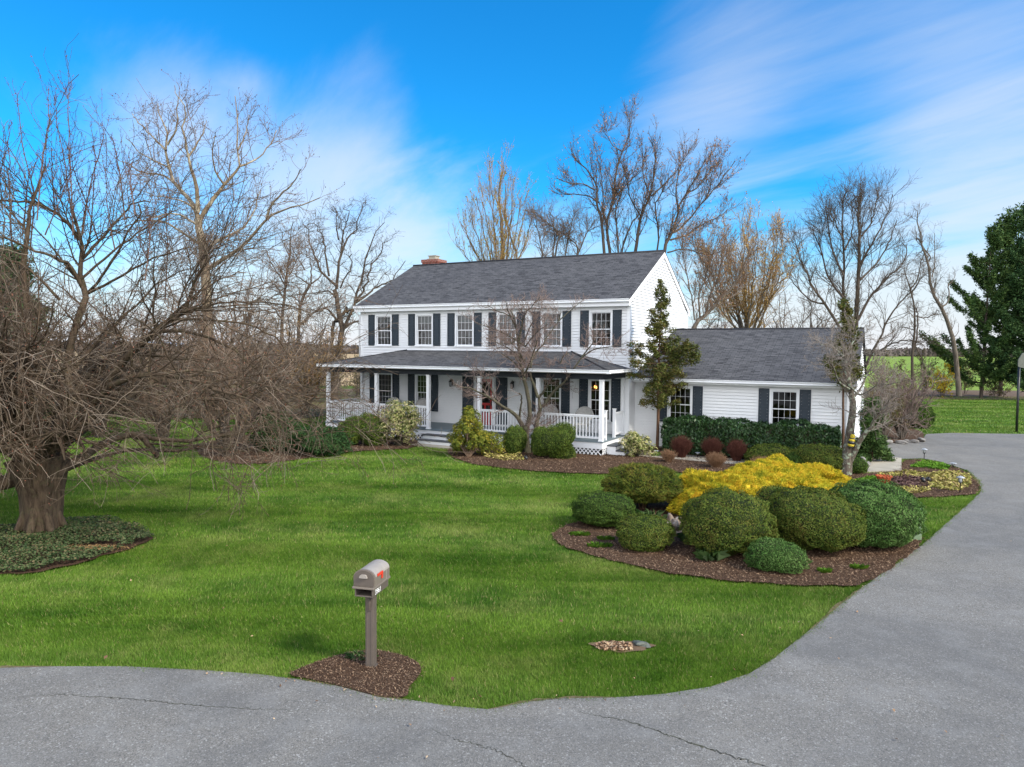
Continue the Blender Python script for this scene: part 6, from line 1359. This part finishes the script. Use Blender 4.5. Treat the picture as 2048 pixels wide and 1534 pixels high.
def stump():
    seed('stump')
    c = G(1344, 1066); f = lumps(22, .6, (2, 9)); V, Fq = core_mesh(f, .17, .14, .30, 1, 1, 2.0, .5, 22, 14); V2, F2 = core_mesh(lumps(14, .4, (2, 7)), .17, .12, .2, 1, 1, 2, .5, 20, 12); V2 = V2 + [.16, -.06, 0]
    n = 120; a = R_.uniform(0, 6.28, n); P = np.stack([c[0]*0 + np.cos(a)*.16, np.sin(a)*.12, R_.uniform(.2, .36, n)], 1)
    o = mesh_np('driftwood', [(V, Fq, 0), (V2, F2, 0)], M['stumpwood'], None, tuple(c), None, True); tag(o, 'weathered grey and tan driftwood stump beside the small round yew', 'driftwood')
M['stumpwood'] = bark('weathered_stump', (.13, .085, .055, 1), (.30, .24, .19, 1), 12, (.40, .38, .36, 1), .6)
stump()

# ---------------------------------------------------------------- objects
def mailbox():
    c = np.array([-1.70, 8.44, 0]); root = thing('mailbox', 'taupe plastic mailbox with red flag on a post beside the road', 'mailbox', tuple(c), -.235)
    b = MB(); b.box(-.052, .052, -.052, .052, -.05, .93)
    for s in (-1, 1):
        b.box(-.052+.012, -.018, s*.052-.004, s*.052+.004, .05, .90) if s < 0 else None
        b.box(.018, .04, s*.052-.004, s*.052+.004, .05, .90) if s < 0 else None
        b.box(s*.052-.004, s*.052+.004, -.04, -.018, .05, .90); b.box(s*.052-.004, s*.052+.004, .018, .04, .05, .90)
    b.box(.056, .075, -.045, .045, .0, .03); b.build('post', M['taupe2'], root, bevel=.006)
    b = MB(); P = [(-.052, .93), (-.052, .72), (-.075, .72), (-.13, .93)]
    b.prism([(y, z) for y, z in P], (0, 1, 0), (0, 0, 1), (-.02, 0, 0), (.02, 0, 0)); b.build('bracket', M['taupe2'], root)
    # paper holder
    y0, y1 = -.20, .255; b = MB(); z0, z1 = .93, 1.03
    b.box(-.118, -.10, y0, y1, z0, z1); b.box(.10, .118, y0, y1, z0, z1); b.box(-.10, .10, y0, y1, z0, z0+.016); b.box(-.10, .10, y1-.015, y1, z0+.016, z1); b.build('paper_holder', M['taupe2'], root, bevel=.004)
    b = MB(); b.box(-.0995, .0995, y1-.06, y1-.0155, z0+.0165, z1); b.build('holder_inside', M['hollow'], root)  # near-black block paints the shade at the back of the holder
    b = MB(); b.box(-.142, .142, y0-.025, y1+.015, 1.03, 1.055); b.build('ledge', M['taupe'], root, bevel=.006)
    # body: arched box
    W, zb, zs, zt = .133, 1.055, 1.165, 1.255; n = 14
    prof = [(-W, zb), (W, zb), (W, zs)] + [(W*math.cos(math.pi*i/n), zs + (zt-zs)*math.sin(math.pi*i/n)) for i in range(1, n)] + [(-W, zs)]
    b = MB(); P0, P1 = (0, y0+.012, 0), (0, y1, 0); k = len(prof)
    r0 = [(x, y0+.012, z) for x, z in prof]; r1 = [(x, y1, z) for x, z in prof]
    for i in range(k):
        x = prof[i][1]; b.k = 1 if (prof[i][1] >= zs and prof[(i+1) % k][1] >= zs) else 0
        b.face([r0[i], r0[(i+1) % k], r1[(i+1) % k], r1[i]], smooth=b.k == 1)
    b.k = 0; b.face(r0[::-1]); b.face(r1); b.build('box', [M['taupe'], M['taupelid']], root)
    for yy in (.165, .172):
        pass
    b = MB(); q = [(x*1.012, z if z == zb else zs + (z-zs)*1.02 if z > zs else z) for x, z in prof]; b.prism(q, (1, 0, 0), (0, 0, 1), (0, .15, 0), (0, .162, 0)); b.build('rib', M['taupelid'], root)
    b = MB(); s = .93; q = [(x*s, zb + .008 + (z-zb)*s) for x, z in prof]; b.prism(q, (1, 0, 0), (0, 0, 1), (0, y0, 0), (0, y0+.0115, 0)); dr = b.build('door', M['taupe2'], root)
    b = MB(); q = [(x*1.03, zb + (z-zb)*1.02) for x, z in prof]; b.prism(q, (1, 0, 0), (0, 0, 1), (0, y0+.0125, 0), (0, y0+.04, 0)); b.build('front_rim', M['taupe'], root)
    b = MB(); hp = [(-.052, 0), (.052, 0), (.040, .030), (.024, .040), (-.024, .040), (-.040, .030)]
    b.prism([(x, 1.165+z) for x, z in hp], (1, 0, 0), (0, 0, 1), (0, y0-.026, 0), (0, y0-.0005, 0)); b.build('handle', M['taupelid'], dr, bevel=.004)
    b = MB(); x = W+.0015; b.box(x, x+.010, -.11, .035, 1.165, 1.195); b.box(x, x+.010, .0, .035, 1.108, 1.165); b.box(x, x+.016, .008, .027, 1.170, 1.19); b.build('flag', M['flag'], root)
    cu = bpy.data.curves.new('digits', 'FONT'); cu.body = '3961'; cu.size = .088; cu.extrude = .0008; cu.align_x = 'CENTER'; cu.space_character = 1.0
    t = bpy.data.objects.new('tmp_digits', cu); C.objects.link(t); dg = bpy.context.evaluated_depsgraph_get(); me = bpy.data.meshes.new_from_object(t.evaluated_get(dg)); bpy.data.objects.remove(t)
    o = finish('house_number', me, M['digit'], root); o.matrix_local = Matrix.Translation((.1195, -.055, .948)) @ Matrix(((0, 0, 1, 0), (1, 0, 0, 0), (0, 1, 0, 0), (0, 0, 0, 1)))
mailbox()

def path_light(label, px, h, r=.075, group='solar path lights'):
    c = G(*px); root = thing('path_light', label, 'path light', tuple(c), 0, group); b = MB()
    b.lathe([(.012, -.05), (.012, h*.55), (.02, h*.56), (.03, h*.62), (.05, h*.63)], n=8); b.build('stake', M['black'], root)
    b = MB(); b.lathe([(.045, h*.63), (.058, h*.88)], n=12); b.build('lens', M['lampglass'], root)
    b = MB(); b.lathe([(r*.9, h*.88), (r*1.25, h*.885), (r*1.2, h*.91), (r*.55, h*.98), (.01, h)], n=16); b.build('cap', M['lens'], root)
    b = MB()
    for k in range(4): a = k*math.pi/2 + .4; b.bar((.05*math.cos(a), .05*math.sin(a), h*.62), (.062*math.cos(a), .062*math.sin(a), h*.885), .008, .008)
    b.build('cage', M['black'], root); return root
path_light('path light standing tall at the corner of the walk and driveway', (1848, 922), .46, .085)
path_light('path light in front of the yellow ground cover', (1920, 986), .48, .085)
path_light('path light at the curve of the driveway', (1906, 938), .22, .09)
G9 = 'squat steel lights in the house bed'
for p, l in (((1093, 914), 'squat steel light below the shaggy boxwood'), ((1312, 911), 'squat steel light near the side steps'), ((1395, 915), 'squat steel light between two dark red shrubs'), ((1491, 920), 'squat steel light beside the wide flat yew mound')): path_light(l, p, .20, .085, G9)
def spot_light(label, px, rz):
    c = G(*px); b = MB(); Mx = Matrix.Translation((0, 0, .1)) @ Matrix.Rotation(-.7, 4, 'X')
    b.tube([(0, 0, -.05), (0, 0, .08)], .012, 6); b2 = len(b.v); b.lathe([(.035, -.07), (.045, -.05), (.06, .07), (.05, .07), (.04, .03)], n=12)
    for i in range(b2, len(b.v)): b.v[i] = tuple(Mx @ Vector(b.v[i]))
    o = b.build('spotlight', M['black'], None, tuple(c)); o.rotation_euler[2] = rz; tag(o, label, 'spotlight', 'small black garden spotlights')
spot_light('black garden spotlight at the right of the purple ground cover', (1857, 966), 2.0); spot_light('black garden spotlight nearer the terracotta pot', (1846, 966), .6); spot_light('tiny black spotlight below the dogwood', (1052, 921), 1.2)
def pot():
    c = G(1767, 968); root = thing('flower_pot', 'empty scalloped terracotta pot in the bed by the driveway', 'pot', tuple(c)); b = MB()
    b.lathe([(.12, .0), (.16, .03), (.185, .17), (.195, .19), (.205, .24), (.175, .24), (.165, .17)], n=20)
    b.build('pot', M['terracotta'], root); b = MB()
    for k in range(12): a = k*math.pi/6; b.lathe([(.0, -.03), (.03, -.015), (.035, .0), (.03, .015), (.0, .03)], (.20*math.cos(a), .20*math.sin(a), .235), 8)
    b.build('rim', M['terracotta'], root); b = MB(); b.lathe([(.17, .18), (.0, .185)], n=16); b.build('soil', M['mulch'], root)
pot()
b = MB(); b.box(-.11, .11, -.09, .09, 0, .62); b.box(-.125, .125, -.10, .10, .56, .66); b.box(-.02, .02, -.105, -.10, .3, .5)
o = b.build('utility_box', M['pedestal'], None, tuple(G(1829, 1079)), bevel=.02); o.rotation_euler[2] = -.3; tag(o, 'pale green utility box half hidden by the bright green yew dome', 'utility box')
def hoop():
    c = G(2033, 864); root = thing('basketball_hoop', 'grey fan shaped backboard on a dark pole beyond the driveway', 'basketball hoop', tuple(c), .25); b = MB()
    b.tube([(0, 0, -.1), (0, 0, 3.3)], .055, 10); b.tube([(0, 0, 3.2), (.12, -.3, 3.35), (.3, -.55, 3.4)], .04, 8); b.build('pole', M['black'], root)
    n = 16; x0 = -.16; pr_ = [(x0 + .62*math.cos(math.pi + math.pi*i/n), 3.20 + .10*math.sin(math.pi*i/n)*-1 + .05) for i in range(n+1)] + [(x0+.62, 3.55), (x0+.4, 3.86), (x0, 3.97), (x0-.4, 3.86), (x0-.62, 3.55)]
    b = MB(); b.prism(pr_, (1, 0, 0), (0, 0, 1), (0, -.60, 0), (0, -.56, 0)); b.build('backboard', M['board'], root)
    b = MB(); t = np.linspace(0, 2*math.pi, 20); b.tube([(x0+.22*math.cos(a), -.9+.22*math.sin(a), 3.12) for a in t], .009, 6); b.box(x0-.06, x0+.06, -.68, -.601, 3.06, 3.14); b.build('rim', M['flag'], root)
hoop()
def chair(label, x, y, rz):
    w = hworld((x, y, ZD)); root = thing('wicker_chair', label, 'chair', tuple(w), -YAW + rz, 'wicker chairs on the porch'); b = MB()
    b.box(-.27, .27, -.27, .24, .36, .42); b.box(-.25, .25, -.25, -.22, .26, .36); b.build('seat', M['wicker'], root, bevel=.02)
    for sx in (-1, 1):
        for sy in (-1, 1): q = MB(); q.tube([(sx*.25, sy*.23, 0), (sx*.235, sy*.21, .37)], .02, 7); q.build('leg', M['wicker'], root)
        q = MB(); q.tube([(sx*.27, -.26, .36), (sx*.31, -.25, .58), (sx*.33, -.05, .64), (sx*.34, .14, .70), (sx*.33, .24, .80)], .028, 7); q.build('armrest', M['wicker'], root)
    n, m = 18, 8; b = MB(); P = {}
    for i in range(n+1):
        a = math.pi*i/n
        for j in range(m+1):
            u = j/m; xx = -math.cos(a)*(.20+.17*u)*(.6+.4*u) if True else 0; zz = .42 + u*(.22+.42*math.sin(a)**.7); yy = .23 + .13*u - .12*(abs(math.cos(a))**2)*u
            P[i, j] = (-math.cos(a)*.36*u**.35*(1-.25*(1-u)), yy, zz)
    for i in range(n):
        for j in range(m): b.face([P[i, j], P[i+1, j], P[i+1, j+1], P[i, j+1]], smooth=True)
    for i in range(n):
        for j in range(m): b.face([tuple(np.array(P[t])+[0, .02, 0]) for t in ((i, j), (i, j+1), (i+1, j+1), (i+1, j))], smooth=True)
    b.tube([P[i, m] for i in range(n+1)], .026, 7); b.build('backrest', M['wicker'], root)
chair('white grey wicker chair with rounded back at the right end of the porch', -1.62, -.75, .15); chair('white grey wicker chair near the right porch window, second from the right end', -3.2, -.75, -.1)
chair('white grey wicker chair behind the cream flowered shrub at the left porch window', -11.2, -.7, .1); chair('white grey wicker chair on the left half of the porch, nearest the steps', -9.65, -.7, -.1)
def chandelier():
    w = ywall(1191, 777, 1.5); root = thing('chandelier', 'glowing brass chandelier seen through the right porch window', 'chandelier', tuple(hworld(w)), -YAW); b = MB()
    b.tube([(0, 0, -.1), (0, 0, .9)], .012, 6)
    for k in range(6): a = k*math.pi/3; b.tube([(0, 0, -.05), (.12*math.cos(a), .12*math.sin(a), -.1), (.24*math.cos(a), .24*math.sin(a), -.0)], .01, 6)
    b.build('frame', M['yellow'], root); b = MB()
    for k in range(6): a = k*math.pi/3; b.lathe([(.0, 0), (.022, .02), (.03, .06), (.012, .11), (.0, .13)], (.24*math.cos(a), .24*math.sin(a), 0), 8)
    b.build('bulbs', M['bulb'], root)
nb = NB('warm_bulb'); nb.b.inputs['Emission Color'].default_value = (1, .34, .07, 1); nb.b.inputs['Emission Strength'].default_value = 9; nb.color((1, .6, .3, 1)); M['bulb'] = nb.m
chandelier()
